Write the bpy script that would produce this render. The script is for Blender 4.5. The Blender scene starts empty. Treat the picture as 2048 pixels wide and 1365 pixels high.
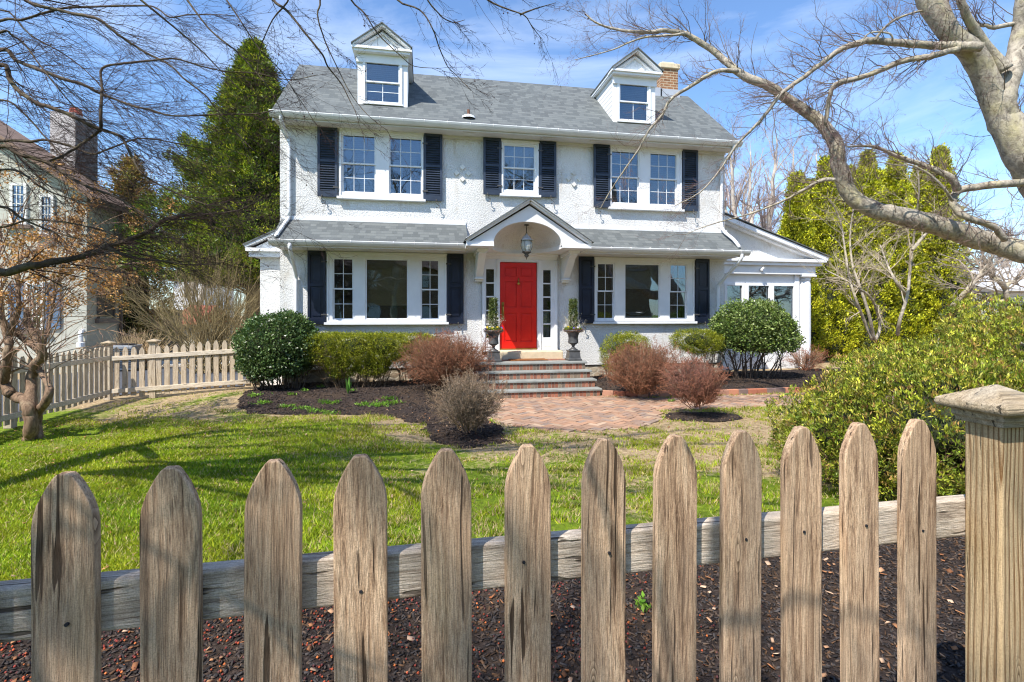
import bpy, bmesh, math, random
import numpy as np
from math import sin, cos, pi, radians, sqrt, atan2
from mathutils import Vector

# ------------------------------------------------------------------ camera frame used to read distances from the photograph
A = radians(10.04); F = 1000.0; CH = 1.67; YH = 630.0
SA, CA = sin(A), cos(A)
def at(px, py, Z):
    t = (px-1024)/F
    return np.array((Z*(SA+t*CA), Z*(CA-t*SA), CH+Z*(YH-py)/F))
def on_y(px, py, Y):
    t = (px-1024)/F
    return at(px, py, Y/(CA-t*SA))
def on_g(px, py, z=0.0):
    return at(px, py, (CH-z)*F/(py-YH))
SC = bpy.context.scene
COL = SC.collection
def sstep(a, b, x):
    t = np.clip((np.asarray(x, float)-a)/(b-a), 0, 1); return t*t*(3-2*t)
def gz(x, y):
    x = np.asarray(x, float); y = np.asarray(y, float)
    h = 0.30*(1-sstep(1.5, 5.8, y))
    m = 1-sstep(.5, 1.0, x)*(1-sstep(3.55, 4.1, x))
    h = h+0.15*sstep(9.2, 10.7, y)*m*sstep(-5.6, -3.5, x)*(1-sstep(11.3, 12.3, y)*(x < -3.0))
    h = h+0.012*np.sin(x*1.9+1)*np.cos(y*2.3)*(1-sstep(6.4, 7.1, y))
    return h

# ------------------------------------------------------------------ objects
ORG = {}
def orgof(p): return ORG.get(p.name, np.zeros(3)) if p else np.zeros(3)
def props(o, label=None, cat=None, group=None, kind=None):
    if label: o['label'] = label
    if cat: o['category'] = cat
    if group: o['group'] = group
    if kind: o['kind'] = kind
    return o
def thing(name, loc, label, cat, group=None):
    o = bpy.data.objects.new(name, None); COL.objects.link(o)
    o.location = tuple(float(v) for v in loc); o.empty_display_size = .1
    ORG[o.name] = np.array(loc, float)
    return props(o, label, cat, group)
def link(me, name, mat, parent):
    o = bpy.data.objects.new(name, me); COL.objects.link(o)
    if mat: me.materials.append(mat)
    if parent:
        o.parent = parent
        ORG[o.name] = orgof(parent)
    return o
def fast(name, V, Fc, mat, parent=None, col=None, smooth=False, local=False):
    V = np.asarray(V, np.float32).reshape(-1, 3)
    if not local: V = V-orgof(parent).astype(np.float32)
    Fc = np.asarray(Fc, np.int32); n, k = Fc.shape
    me = bpy.data.meshes.new(name)
    me.vertices.add(len(V)); me.vertices.foreach_set('co', V.ravel())
    me.loops.add(n*k); me.loops.foreach_set('vertex_index', Fc.ravel())
    me.polygons.add(n); me.polygons.foreach_set('loop_start', np.arange(0, n*k, k, dtype=np.int32))
    if smooth: me.polygons.foreach_set('use_smooth', np.ones(n, bool))
    me.update(calc_edges=True)
    if col is not None:
        a = me.attributes.new('Col', 'FLOAT_COLOR', 'FACE')
        c = np.ones((n, 4), np.float32); c[:, :3] = col
        a.data.foreach_set('color', c.ravel())
    return link(me, name, mat, parent)
class MB:
    def __init__(s): s.v = []; s.f = []; s.c = []; s.cur = (1, 1, 1)
    def face(s, idx): s.f.append(tuple(idx)); s.c.append(s.cur)
    def box(s, x0, x1, y0, y1, z0, z1):
        b = len(s.v)
        s.v += [(x, y, z) for z in (z0, z1) for y in (y0, y1) for x in (x0, x1)]
        for q in ((0,2,3,1),(4,5,7,6),(0,1,5,4),(2,6,7,3),(0,4,6,2),(1,3,7,5)): s.face(b+i for i in q)
    def obox(s, c, ax, ay, az):
        c = np.array(c, float); ax, ay, az = (np.array(a, float) for a in (ax, ay, az)); b = len(s.v)
        s.v += [tuple(c+x*ax+y*ay+z*az) for z in (-1, 1) for y in (-1, 1) for x in (-1, 1)]
        for q in ((0,2,3,1),(4,5,7,6),(0,1,5,4),(2,6,7,3),(0,4,6,2),(1,3,7,5)): s.face(b+i for i in q)
    def beam(s, p, q, w, h, up=(0, 0, 1)):
        p = np.array(p, float); q = np.array(q, float); d = q-p; L = np.linalg.norm(d); d /= L
        sd = np.cross(d, up); sd /= np.linalg.norm(sd); u = np.cross(sd, d)
        s.obox((p+q)/2, sd*w/2, d*L/2, u*h/2)
    def prism(s, poly, axis, a, b):
        n = len(poly); k = len(s.v)
        for t in (a, b):
            for (u, w) in poly:
                s.v.append({'x': (t, u, w), 'y': (u, t, w), 'z': (u, w, t)}[axis])
        s.face(k+i for i in range(n)); s.face(k+n+i for i in reversed(range(n)))
        for i in range(n):
            j = (i+1) % n; s.face((k+i, k+n+i, k+n+j, k+j))
    def plate(s, x0, x1, z0, z1, holes, y0, y1):
        xs = sorted({x0, x1, *[h[0] for h in holes], *[h[1] for h in holes]}); xs = [x for x in xs if x0 <= x <= x1]
        zs = sorted({z0, z1, *[h[2] for h in holes], *[h[3] for h in holes]}); zs = [z for z in zs if z0 <= z <= z1]
        nx, nz = len(xs)-1, len(zs)-1
        def solid(i, j):
            if i < 0 or j < 0 or i >= nx or j >= nz: return False
            cx, cz = (xs[i]+xs[i+1])/2, (zs[j]+zs[j+1])/2
            return not any(h[0] < cx < h[1] and h[2] < cz < h[3] for h in holes)
        k = len(s.v)
        for y in (y0, y1):
            for z in zs:
                for x in xs: s.v.append((x, y, z))
        W = nx+1; M = W*(nz+1)
        def V(i, j, b): return k+b*M+j*W+i
        for i in range(nx):
            for j in range(nz):
                if not solid(i, j): continue
                s.face((V(i,j,0), V(i+1,j,0), V(i+1,j+1,0), V(i,j+1,0)))
                s.face((V(i,j,1), V(i,j+1,1), V(i+1,j+1,1), V(i+1,j,1)))
                if not solid(i-1, j): s.face((V(i,j,0), V(i,j+1,0), V(i,j+1,1), V(i,j,1)))
                if not solid(i+1, j): s.face((V(i+1,j,0), V(i+1,j,1), V(i+1,j+1,1), V(i+1,j+1,0)))
                if not solid(i, j-1): s.face((V(i,j,0), V(i,j,1), V(i+1,j,1), V(i+1,j,0)))
                if not solid(i, j+1): s.face((V(i,j+1,0), V(i+1,j+1,0), V(i+1,j+1,1), V(i,j+1,1)))
    def lathe(s, c, prof, n=24, flute=0):
        k = len(s.v); m = len(prof)
        for (r, z) in prof:
            for i in range(n):
                a = 2*pi*i/n; rr = r*(1-flute*(i % 2))
                s.v.append((c[0]+rr*cos(a), c[1]+rr*sin(a), c[2]+z))
        for j in range(m-1):
            for i in range(n):
                i2 = (i+1) % n; s.face((k+j*n+i, k+j*n+i2, k+(j+1)*n+i2, k+(j+1)*n+i))
    def tube(s, pts, rad, n=8, caps=True):
        P = np.array(pts, float); m = len(P)
        R = np.full(m, rad, float) if np.isscalar(rad) else np.array(rad, float)
        T = np.gradient(P, axis=0); T /= np.linalg.norm(T, axis=1)[:, None]+1e-9
        u = np.cross(T[0], (0, 0, 1) if abs(T[0][2]) < .9 else (1, 0, 0)); u /= np.linalg.norm(u)
        k = len(s.v)
        for i in range(m):
            u = u-T[i]*np.dot(u, T[i]); u /= np.linalg.norm(u)+1e-9; w = np.cross(T[i], u)
            for j in range(n):
                a = 2*pi*j/n; s.v.append(tuple(P[i]+R[i]*(cos(a)*u+sin(a)*w)))
        for i in range(m-1):
            for j in range(n):
                j2 = (j+1) % n; s.face((k+i*n+j, k+i*n+j2, k+(i+1)*n+j2, k+(i+1)*n+j))
        if caps: s.face(k+j for j in reversed(range(n))); s.face(k+(m-1)*n+j for j in range(n))
    def quad(s, *p):
        k = len(s.v); s.v += [tuple(float(v) for v in q) for q in p]; s.face(range(k, k+len(p)))
    def build(s, name, mat, parent=None, smooth=False, bevel=0, col=False, local=False, seg=2):
        o = np.zeros(3) if local else orgof(parent)
        me = bpy.data.meshes.new(name)
        me.from_pydata([(v[0]-o[0], v[1]-o[1], v[2]-o[2]) for v in s.v], [], s.f)
        me.update()
        bm = bmesh.new(); bm.from_mesh(me); bmesh.ops.recalc_face_normals(bm, faces=bm.faces); bm.to_mesh(me); bm.free()
        if smooth:
            me.polygons.foreach_set('use_smooth', [True]*len(me.polygons))
        if col:
            a = me.attributes.new('Col', 'FLOAT_COLOR', 'FACE')
            a.data.foreach_set('color', np.array([(*c, 1) for c in s.c], np.float32).ravel())
        ob = link(me, name, mat, parent)
        if bevel:
            b = ob.modifiers.new('Bevel', 'BEVEL'); b.width = bevel; b.segments = seg; b.limit_method = 'ANGLE'
        return ob
def copy_to(o, loc=None, parent=None, rot=None):
    c = o.copy(); COL.objects.link(c)
    if parent: c.parent = parent
    if loc is not None: c.location = tuple(float(v) for v in loc)
    if rot is not None: c.rotation_euler = rot
    return c

# ------------------------------------------------------------------ materials
class NT:
    def __init__(s, name, world=False):
        s.m = bpy.data.materials.new(name); s.m.use_nodes = True; s.t = s.m.node_tree
        s.t.nodes.clear(); s.out = s.t.nodes.new('ShaderNodeOutputMaterial')
    def n(s, typ, props=None, **inp):
        nd = s.t.nodes.new('ShaderNode'+typ)
        for k, v in (props or {}).items(): setattr(nd, k, v)
        for k, v in inp.items():
            key = k.replace('_', ' ')
            if k.startswith('i') and k[1:].isdigit(): sock = nd.inputs[int(k[1:])]
            else: sock = nd.inputs[key]
            s.set(sock, v)
        return nd
    def set(s, sock, v):
        if isinstance(v, bpy.types.NodeSocket): s.t.links.new(v, sock)
        elif isinstance(v, bpy.types.Node): s.t.links.new(v.outputs[0], sock)
        else:
            if sock.type == 'RGBA' and len(v) == 3: v = (*v, 1)
            sock.default_value = v
    def obj(s, rnd=False, scale=(1, 1, 1), rot=(0, 0, 0), world=False):
        if world: src = s.n('NewGeometry').outputs['Position']
        else: src = s.n('TexCoord').outputs['Object']
        if rnd:
            r = s.n('ObjectInfo').outputs['Random']
            r2 = s.n('Math', {'operation': 'MULTIPLY'}, i0=r, i1=37.0)
            cb = s.n('CombineXYZ', X=r2, Y=r2, Z=r2)
            src = s.n('VectorMath', {'operation': 'ADD'}, i0=src, i1=cb).outputs[0]
        return s.n('Mapping', None, Vector=src, Scale=scale, Rotation=rot).outputs[0]
    def noise(s, vec, scale, detail=4, rough=.55, dist=0):
        return s.n('TexNoise', None, Vector=vec, Scale=scale, Detail=detail, Roughness=rough, Distortion=dist).outputs[0]
    def ramp(s, fac, stops, interp='LINEAR'):
        r = s.n('ValToRGB', None, Fac=fac); cr = r.color_ramp; cr.interpolation = interp
        while len(cr.elements) < len(stops): cr.elements.new(.5)
        for e, (p, c) in zip(cr.elements, stops):
            e.position = p; e.color = (*c, 1) if not np.isscalar(c) else (c, c, c, 1)
        return r.outputs[0]
    def mix(s, f, a, b, mode='MIX'):
        m = s.n('Mix', {'data_type': 'RGBA', 'blend_type': mode})
        s.set(m.inputs[0], f); s.set(m.inputs[6], a); s.set(m.inputs[7], b)
        return m.outputs[2]
    def math(s, op, a, b=0.0): return s.n('Math', {'operation': op}, i0=a, i1=b).outputs[0]
    def bump(s, h, strength=.4, dist=.01, nrm=None):
        b = s.n('Bump', None, Height=h, Strength=strength, Distance=dist)
        if nrm: s.set(b.inputs['Normal'], nrm)
        return b.outputs[0]
    def pbr(s, col, rough=.6, nrm=None, spec=.4, metal=0, **k):
        b = s.n('BsdfPrincipled', None, Base_Color=col, Roughness=rough, Metallic=metal)
        b.inputs['Specular IOR Level'].default_value = spec
        if nrm: s.set(b.inputs['Normal'], nrm)
        for kk, v in k.items(): s.set(b.inputs[kk.replace('_', ' ')], v)
        return b.outputs[0]
    def done(s, sh): s.t.links.new(sh, s.out.inputs[0]); return s.m
M = {}
def simple(name, col, rough=.55, var=.12, bump=.15, scale=30, metal=0, spec=.4, bd=.003):
    t = NT(name); v = t.obj(world=True)
    f = t.noise(v, scale*.2, 3); g = t.noise(v, scale, 4)
    c0 = tuple(c*(1-var) for c in col); c1 = tuple(min(1, c*(1+var)) for c in col)
    M[name] = t.done(t.pbr(t.ramp(f, [(.3, c0), (.7, c1)]), rough, t.bump(g, bump, bd), spec, metal)); return M[name]
simple('white_paint', (.73, .74, .76), .42, .04, .12, 25)
simple('white_aged', (.72, .70, .66), .55, .12, .3, 18)
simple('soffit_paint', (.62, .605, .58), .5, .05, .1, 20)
simple('gutter_metal', (.62, .63, .63), .38, .08, .05, 12, 0, .5)
simple('shutter_louver', (.030, .042, .068), .42, .25, .2, 20)
simple('shutter_panel', (.010, .015, .032), .36, .35, .2, 14)
simple('iron', (.09, .085, .08), .5, .2, .3, 60, .3)
simple('urn_lead', (.085, .085, .085), .42, .25, .3, 60, .3, .5)
simple('brass', (.45, .27, .07), .3, .2, .05, 30, .9)
simple('sill_stone', (.60, .50, .34), .7, .1, .4, 40)
simple('bluestone', (.235, .245, .23), .75, .18, .4, 25)
simple('dark_room', (.10, .085, .07), .9, .2, 0, 3)
simple('room_wall', (.16, .115, .07), .9, .1, 0, 3)
simple('coir', (.22, .09, .035), .95, .3, .8, 80, 0, .1)
simple('lead_flashing', (.45, .46, .48), .45, .12, .2, 12, .3)
simple('pipe_rust', (.16, .07, .04), .8, .3, .3, 60)
simple('asphalt', (.065, .068, .08), .85, .18, .4, 60)
simple('concrete', (.55, .53, .50), .85, .08, .3, 30)
simple('cream_stucco', (.44, .43, .37), .85, .06, .5, 30, bd=.006)
simple('brown_trim', (.13, .09, .07), .6, .2, .2, 20)
simple('blue_shutter', (.10, .165, .26), .5, .1, .2, 15)
simple('brown_roof', (.20, .13, .095), .85, .3, .5, 12)
simple('red_roof', (.42, .10, .07), .8, .2, .4, 12)
simple('chimney_white', (.50, .46, .44), .85, .1, .6, 14)
simple('chimney_shade', (.16, .15, .15), .9, .25, .7, 14)  # shade of the white chimney's right face, painted as a darker colour
simple('board_fence', (.17, .12, .085), .85, .3, .5, 10)
simple('siding_grey', (.55, .55, .56), .7, .08, .2, 8)
simple('plastic_grey', (.22, .24, .27), .6, .1, .1, 20)
simple('wire_black', (.02, .02, .025), .6, .1, 0, 20)
simple('rail_ends', (.35, .3, .24), .8, .2, .3, 40)

t = NT('stucco'); v = t.obj(world=True)
n1 = t.noise(v, 40, 3, .6, .2); n2 = t.noise(v, 80, 2, .6)
vo = t.n('TexVoronoi', {'feature': 'SMOOTH_F1'}, Vector=v, Scale=38.0, Smoothness=.5).outputs[0]
h = t.math('ADD', t.math('ADD', t.math('MULTIPLY', n1, 1.2), t.math('MULTIPLY', n2, .35)), t.math('MULTIPLY', vo, .5))
big = t.noise(v, .9, 5, .6); st = t.noise(t.obj(world=True, scale=(1, 1, .35)), 3.5, 5, .7)
c = t.ramp(big, [(.3, (.60, .59, .57)), (.65, (.765, .76, .75))])
c = t.mix(t.ramp(st, [(.56, 0.), (.74, .6)]), c, (.42, .34, .24))
c = t.mix(t.math('MULTIPLY', t.ramp(n1, [(.34, 1.), (.50, 0.)]), .34), c, (.40, .385, .36))
M['stucco'] = t.done(t.pbr(c, .9, t.bump(h, .85, .017), .2))

def shingle(name, pitch):
    t = NT(name); g = t.n('NewGeometry').outputs['Position']
    sp = t.n('SeparateXYZ', None, Vector=g)
    u = t.math('MULTIPLY', sp.outputs[1], 1/cos(pitch))
    vv = t.n('CombineXYZ', None, X=sp.outputs[0], Y=u, Z=0.0).outputs[0]
    wob = t.noise(vv, 3.1, 2)
    vv = t.n('VectorMath', {'operation': 'ADD'}, i0=vv, i1=t.n('CombineXYZ', None, X=0.0, Y=t.math('MULTIPLY', wob, .012), Z=0.0)).outputs[0]
    b = t.n('TexBrick', {'offset': .37, 'offset_frequency': 3, 'squash': .6, 'squash_frequency': 2}, Vector=vv, Color1=(.0, .0, .0), Color2=(1., 1., 1.), Mortar=(.5, .5, .5), Scale=1.0)
    b.inputs['Mortar Size'].default_value = .004; b.inputs['Brick Width'].default_value = .19; b.inputs['Row Height'].default_value = .125; b.inputs['Bias'].default_value = -.1
    col = t.ramp(b.outputs[0], [(0, (.060, .066, .070)), (.30, (.078, .086, .09)), (.5, (.118, .127, .127)), (1, (.155, .165, .162))])
    fr = t.math('FRACT', t.math('MULTIPLY', u, 8.0))
    line = t.ramp(fr, [(.0, 1.), (.13, 0.), (.93, 0.), (1., .4)])
    col = t.mix(t.math('MULTIPLY', line, .85), col, (.045, .05, .055))
    col = t.mix(.35, col, t.ramp(t.noise(vv, 160, 2), [(.3, (.05, .055, .058)), (.7, (.22, .23, .23))]))
    col = t.mix(t.math('MULTIPLY', t.noise(vv, .8, 3), .35), col, (.13, .15, .15))
    M[name] = t.done(t.pbr(col, .9, t.bump(t.math('ADD', t.math('SUBTRACT', 1.0, fr), t.math('MULTIPLY', b.outputs[0], .35)), .8, .018), .2))
shingle('shingle_main', radians(41)); shingle('shingle_low', radians(36))

t = NT('red_door'); v = t.obj(world=True)
M['red_door'] = t.done(t.pbr(t.ramp(t.noise(v, 4, 3), [(.3, (.60, .008, .004)), (.7, (.72, .016, .007))]), .33, t.bump(t.noise(t.obj(world=True, scale=(1, 1, .1)), 90, 2), .06, .002), .5))

def wood(name, c0, c1, dark, rings=False, horiz=False, grey=(.36, .33, .30)):
    t = NT(name)
    sc = (1, 1, 1)
    base = t.obj(rnd=True)
    def st(k):
        s3 = (k, 1, 1) if horiz else (1, 1, k)
        return t.n('Mapping', None, Vector=base, Scale=s3).outputs[0]
    warp = t.n('VectorMath', {'operation': 'SCALE'}, i0=t.n('TexNoise', None, Vector=st(.25), Scale=5.0, Detail=2.0).outputs[1])
    warp.inputs['Scale'].default_value = .045
    v = t.n('VectorMath', {'operation': 'ADD'}, i0=st(.045), i1=warp.outputs[0]).outputs[0]
    g1 = t.noise(v, 75, 6, .72); g2 = t.noise(v, 240, 3, .65); blot = t.noise(st(.4), 9, 4, .6)
    c = t.ramp(g1, [(.30, c0), (.62, c1)]) if rings else t.ramp(g1, [(.34, dark), (.45, c0), (.60, c1)])
    if rings:
        w = t.n('TexWave', {'wave_type': 'RINGS', 'rings_direction': 'Z', 'wave_profile': 'SAW'}, Vector=t.n('Mapping', None, Vector=v, Location=(.06, .03, 0)).outputs[0], Scale=33.0, Distortion=2.0, Detail=1.0, Detail_Scale=1.2).outputs[1]
        c = t.mix(t.ramp(w, [(.48, 0.), (.80, .85), (.92, .95), (1., .1)]), c, tuple(x*1.5 for x in dark))
        g1 = t.math('SUBTRACT', g1, t.math('MULTIPLY', w, .7))
    g3 = t.noise(v, 620, 2, .6); sp = t.noise(base, 330, 3, .7)
    c = t.mix(t.ramp(g2, [(.54, 0.), (.68, .2 if rings else .62)]), c, dark)
    c = t.mix(t.ramp(g3, [(.50, 0.), (.70, .15 if rings else .5)]), c, tuple(x*.8 for x in dark))
    c = t.mix(t.ramp(g3, [(.30, .35), (.45, 0.)]), c, tuple(min(1, x*1.25) for x in c1))
    crack = t.noise(t.n('Mapping', None, Vector=v, Scale=(1, 1, .5), Location=(3, 1, 2)).outputs[0], 105, 2, .4)
    c = t.mix(t.ramp(crack, [(.655, 0.), (.68, .15 if rings else .9)]), c, tuple(x*.35 for x in dark))
    c = t.mix(t.ramp(blot, [(.45, 0.), (.75, .55)]), c, grey)
    alg = t.noise(st(.25), 4.5, 3, .6)
    c = t.mix(t.ramp(alg, [(.62, 0.), (.78, .25)]), c, (.22, .22, .08))
    c = t.mix(t.ramp(sp, [(.35, .35), (.55, 0.)]), c, tuple(x*.7 for x in dark))
    kv = t.n('Mapping', None, Vector=base, Scale=((1.3, 6, 6) if horiz else (6, 1, 1.3))).outputs[0]
    k = t.n('TexVoronoi', None, Vector=kv, Scale=1.9, Randomness=1.0).outputs[0]
    kr = t.math('FRACT', t.math('MULTIPLY', k, 26.0))
    c = t.mix(t.ramp(k, [(.09, .8), (.14, .45), (.19, .0)]), c, t.mix(kr, tuple(x*.6 for x in dark), c1))
    c = t.mix(t.ramp(k, [(.04, .95), (.07, .0)]), c, tuple(x*.3 for x in dark))
    hh = t.math('ADD', t.math('ADD', g1, t.math('MULTIPLY', g2, -.8)), t.math('ADD', t.math('MULTIPLY', g3, -.5), t.math('MULTIPLY', sp, .35)))
    hh = t.math('SUBTRACT', hh, t.ramp(crack, [(.65, 0.), (.69, 1.)]))
    M[name] = t.done(t.pbr(c, .9, t.bump(hh, .9, .0035), .15))
wood('picket_wood', (.50, .325, .20), (.74, .53, .35), (.135, .078, .047), grey=(.44, .31, .215))
wood('rail_wood', (.56, .46, .36), (.74, .64, .53), (.22, .165, .125), horiz=True, grey=(.50, .43, .36))
wood('post_wood', (.50, .35, .19), (.66, .49, .29), (.12, .055, .018), rings=True, grey=(.48, .36, .22))
wood('cap_wood', (.40, .31, .20), (.54, .43, .30), (.17, .13, .085), horiz=True, grey=(.42, .41, .37))
wood('far_fence_wood', (.50, .40, .285), (.68, .57, .43), (.22, .16, .11), grey=(.45, .39, .32))
wood('far_rail_wood', (.66, .57, .44), (.80, .70, .57), (.32, .25, .18), horiz=True)

def attrmat(name, rough=.55, trans=0.0, spec=.3, bump=0, tint=None):
    t = NT(name); a = t.n('Attribute', {'attribute_name': 'Col'}).outputs[0]
    nrm = t.bump(t.noise(t.obj(world=True), 90, 3), bump, .003) if bump else None
    sh = t.pbr(a, rough, nrm, spec)
    if trans:
        tr = t.n('BsdfTranslucent', None, Color=t.mix(1.0, a, (1.0, 1.0, .45), 'MULTIPLY'))
        mx = t.n('MixShader', None, Fac=trans, i1=sh, i2=tr.outputs[0]); sh = mx.outputs[0]
    M[name] = t.done(sh)
attrmat('leaf', .45, .28, .35); attrmat('leaf_gloss', .36, .2, .45); attrmat('grass_blade', .55, .35, .2)
attrmat('twig', .75, 0, .2, .3); attrmat('chip', .8, 0, .2, .3); attrmat('brick_piece', .85, 0, .2, .6); attrmat('dry_petal', .8, .3, .1)

def bark(name, c0, c1, lichen, scale=14, zk=.5):
    t = NT(name); v = t.obj(world=True, scale=(1, 1, zk))
    n = t.noise(v, scale, 6, .65, .6); m = t.noise(v, scale*.25, 4, .6); f = t.noise(v, scale*6, 3)
    c = t.ramp(n, [(.3, c0), (.6, c1)]); c = t.mix(t.ramp(m, [(.5, 0.), (.72, .65)]), c, lichen)
    c = t.mix(t.ramp(f, [(.6, 0.), (.8, .4)]), c, tuple(x*.5 for x in c0))
    M[name] = t.done(t.pbr(c, .85, t.bump(t.math('ADD', n, t.math('MULTIPLY', f, .3)), .9, .015), .2))
bark('bark_beech', (.13, .11, .088), (.43, .38, .31), (.42, .37, .19), 15, .8)
bark('bark_split', (.20, .115, .07), (.40, .25, .16), (.3, .2, .13), 16, .4)
bark('bark_crab', (.045, .033, .026), (.12, .09, .065), (.15, .14, .07), 26, .7)
bark('bark_hydrangea', (.075, .045, .03), (.27, .18, .12), (.30, .24, .16), 34, .25)
bark('bark_pale', (.28, .24, .20), (.50, .44, .38), (.5, .47, .42), 5, .5)

t = NT('glass')   # clear pane with a real reflection
fr = t.n('Fresnel', None, IOR=1.5); k = t.math('ADD', t.math('MULTIPLY', fr.outputs[0], 2.0), .08)
v = t.obj(world=True); nr = t.bump(t.noise(v, 1.3, 2), .25, .02)
gl = t.n('BsdfGlossy', None, Color=(.60, .70, .80), Roughness=.015, Normal=nr)
M['glass'] = t.done(t.n('MixShader', None, Fac=k, i1=t.n('BsdfTransparent', None, Color=(.72, .76, .76)).outputs[0], i2=gl.outputs[0]).outputs[0])

def stripes(name, c0, c1, freq, vert=False, rough=.7):
    t = NT(name); sp = t.n('SeparateXYZ', None, Vector=t.n('NewGeometry').outputs['Position'])
    f = t.math('FRACT', t.math('MULTIPLY', sp.outputs[0 if vert else 2], freq))
    n = t.noise(t.obj(world=True, scale=(1, 1, 12)), 8, 3)
    c = t.mix(t.math('MULTIPLY', n, .4), t.ramp(f, [(0, c0), (.25, c1), (.8, c1), (1, c0)]), c0)
    M[name] = t.done(t.pbr(c, rough, t.bump(f, .4, .01), .2))
stripes('venetian', (.12, .13, .15), (.30, .31, .31), 22); stripes('woven_blind', (.55, .34, .13), (.85, .58, .26), 38)
simple('roller_blind', (.42, .43, .36), .8, .04, .1, 20); simple('curtain', (.70, .69, .66), .9, .08, .3, 12)
stripes('clapboard', (.42, .42, .42), (.80, .80, .80), 8.5)
stripes('grey_clapboard', (.30, .31, .32), (.60, .60, .60), 5)
t = NT('lamp_glass'); M['lamp_glass'] = t.done(t.n('MixShader', None, Fac=.45, i1=t.n('BsdfTransparent', None, Color=(.85, .9, .9)).outputs[0], i2=t.pbr((.75, .82, .82), .12, None, .6)).outputs[0])

t = NT('chimney_brick'); g = t.n('NewGeometry').outputs['Position']; sp = t.n('SeparateXYZ', None, Vector=g)
vv = t.n('CombineXYZ', None, X=t.math('ADD', sp.outputs[0], sp.outputs[1]), Y=sp.outputs[2], Z=0.0).outputs[0]
b = t.n('TexBrick', None, Vector=vv, Color1=(.11, .045, .025), Color2=(.27, .125, .06), Mortar=(.48, .41, .30), Scale=1.0)
b.inputs['Mortar Size'].default_value = .010; b.inputs['Brick Width'].default_value = .21; b.inputs['Row Height'].default_value = .075
M['chimney_brick'] = t.done(t.pbr(t.mix(.25, b.outputs[0], t.ramp(t.noise(vv, 12, 4), [(.3, (.1, .05, .03)), (.7, (.5, .3, .17))])), .9, t.bump(b.outputs[1], -.6, .01), .2))
t = NT('fieldstone'); v = t.obj(world=True, scale=(1, 1, 1.9))
vo = t.n('TexVoronoi', {'feature': 'DISTANCE_TO_EDGE'}, Vector=v, Scale=4.5); vc = t.n('TexVoronoi', None, Vector=v, Scale=4.5).outputs[1]
cc = t.ramp(t.n('SeparateColor', None, Color=vc).outputs[0], [(0, (.22, .17, .12)), (.5, (.40, .33, .24)), (1, (.30, .27, .23))])
cc = t.mix(t.ramp(vo.outputs[0], [(.0, 1.), (.06, 0.)]), cc, (.50, .45, .36))
M['fieldstone'] = t.done(t.pbr(cc, .9, t.bump(t.math('ADD', vo.outputs[0], t.math('MULTIPLY', t.noise(v, 40, 4), .15)), .8, .03), .2))

t = NT('lawn_soil'); v = t.obj(world=True)
n1 = t.noise(v, .9, 5, .6); n2 = t.noise(v, 14, 5, .7); n3 = t.noise(v, 110, 3, .7)
green = t.ramp(n2, [(.3, (.07, .115, .010)), (.55, (.20, .29, .018)), (.75, (.38, .41, .035))])
dry = t.ramp(n2, [(.3, (.22, .145, .08)), (.55, (.50, .37, .22)), (.75, (.66, .52, .34))])
sp = t.n('SeparateXYZ', None, Vector=v)
# thin bare turf to the right, towards the beds and by the far fence
e = t.math('MULTIPLY', t.math('ADD', sp.outputs[0], 2.0), .055)
e2 = t.math('MULTIPLY', t.math('SUBTRACT', sp.outputs[1], 6.9), .09)
m = t.math('ADD', t.math('ADD', n1, t.math('MULTIPLY', t.math('SUBTRACT', n2, .5), .5)), t.math('ADD', e, e2))
c = t.mix(t.ramp(m, [(.48, 0.), (.62, 1.)]), green, dry)
c = t.mix(t.ramp(n3, [(.3, .55), (.6, 0.)]), c, (.05, .045, .02))
M['lawn_soil'] = t.done(t.pbr(c, .95, t.bump(t.math('ADD', t.math('MULTIPLY', n2, .5), n3), .9, .02), .1))
t = NT('mulch'); v = t.obj(world=True)
n2 = t.noise(v, 45, 5, .7, .5); n1 = t.noise(v, 2.2, 4)
c = t.ramp(n2, [(.3, (.012, .009, .008)), (.55, (.055, .041, .036)), (.75, (.13, .10, .085))])
c = t.mix(t.ramp(n1, [(.45, 0.), (.75, .45)]), c, (.13, .085, .05))
M['mulch'] = t.done(t.pbr(c, .95, t.bump(n2, 1.0, .03), .1))
simple('brick_bed', (.36, .27, .19), .95, .2, .5, 60)

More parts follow.
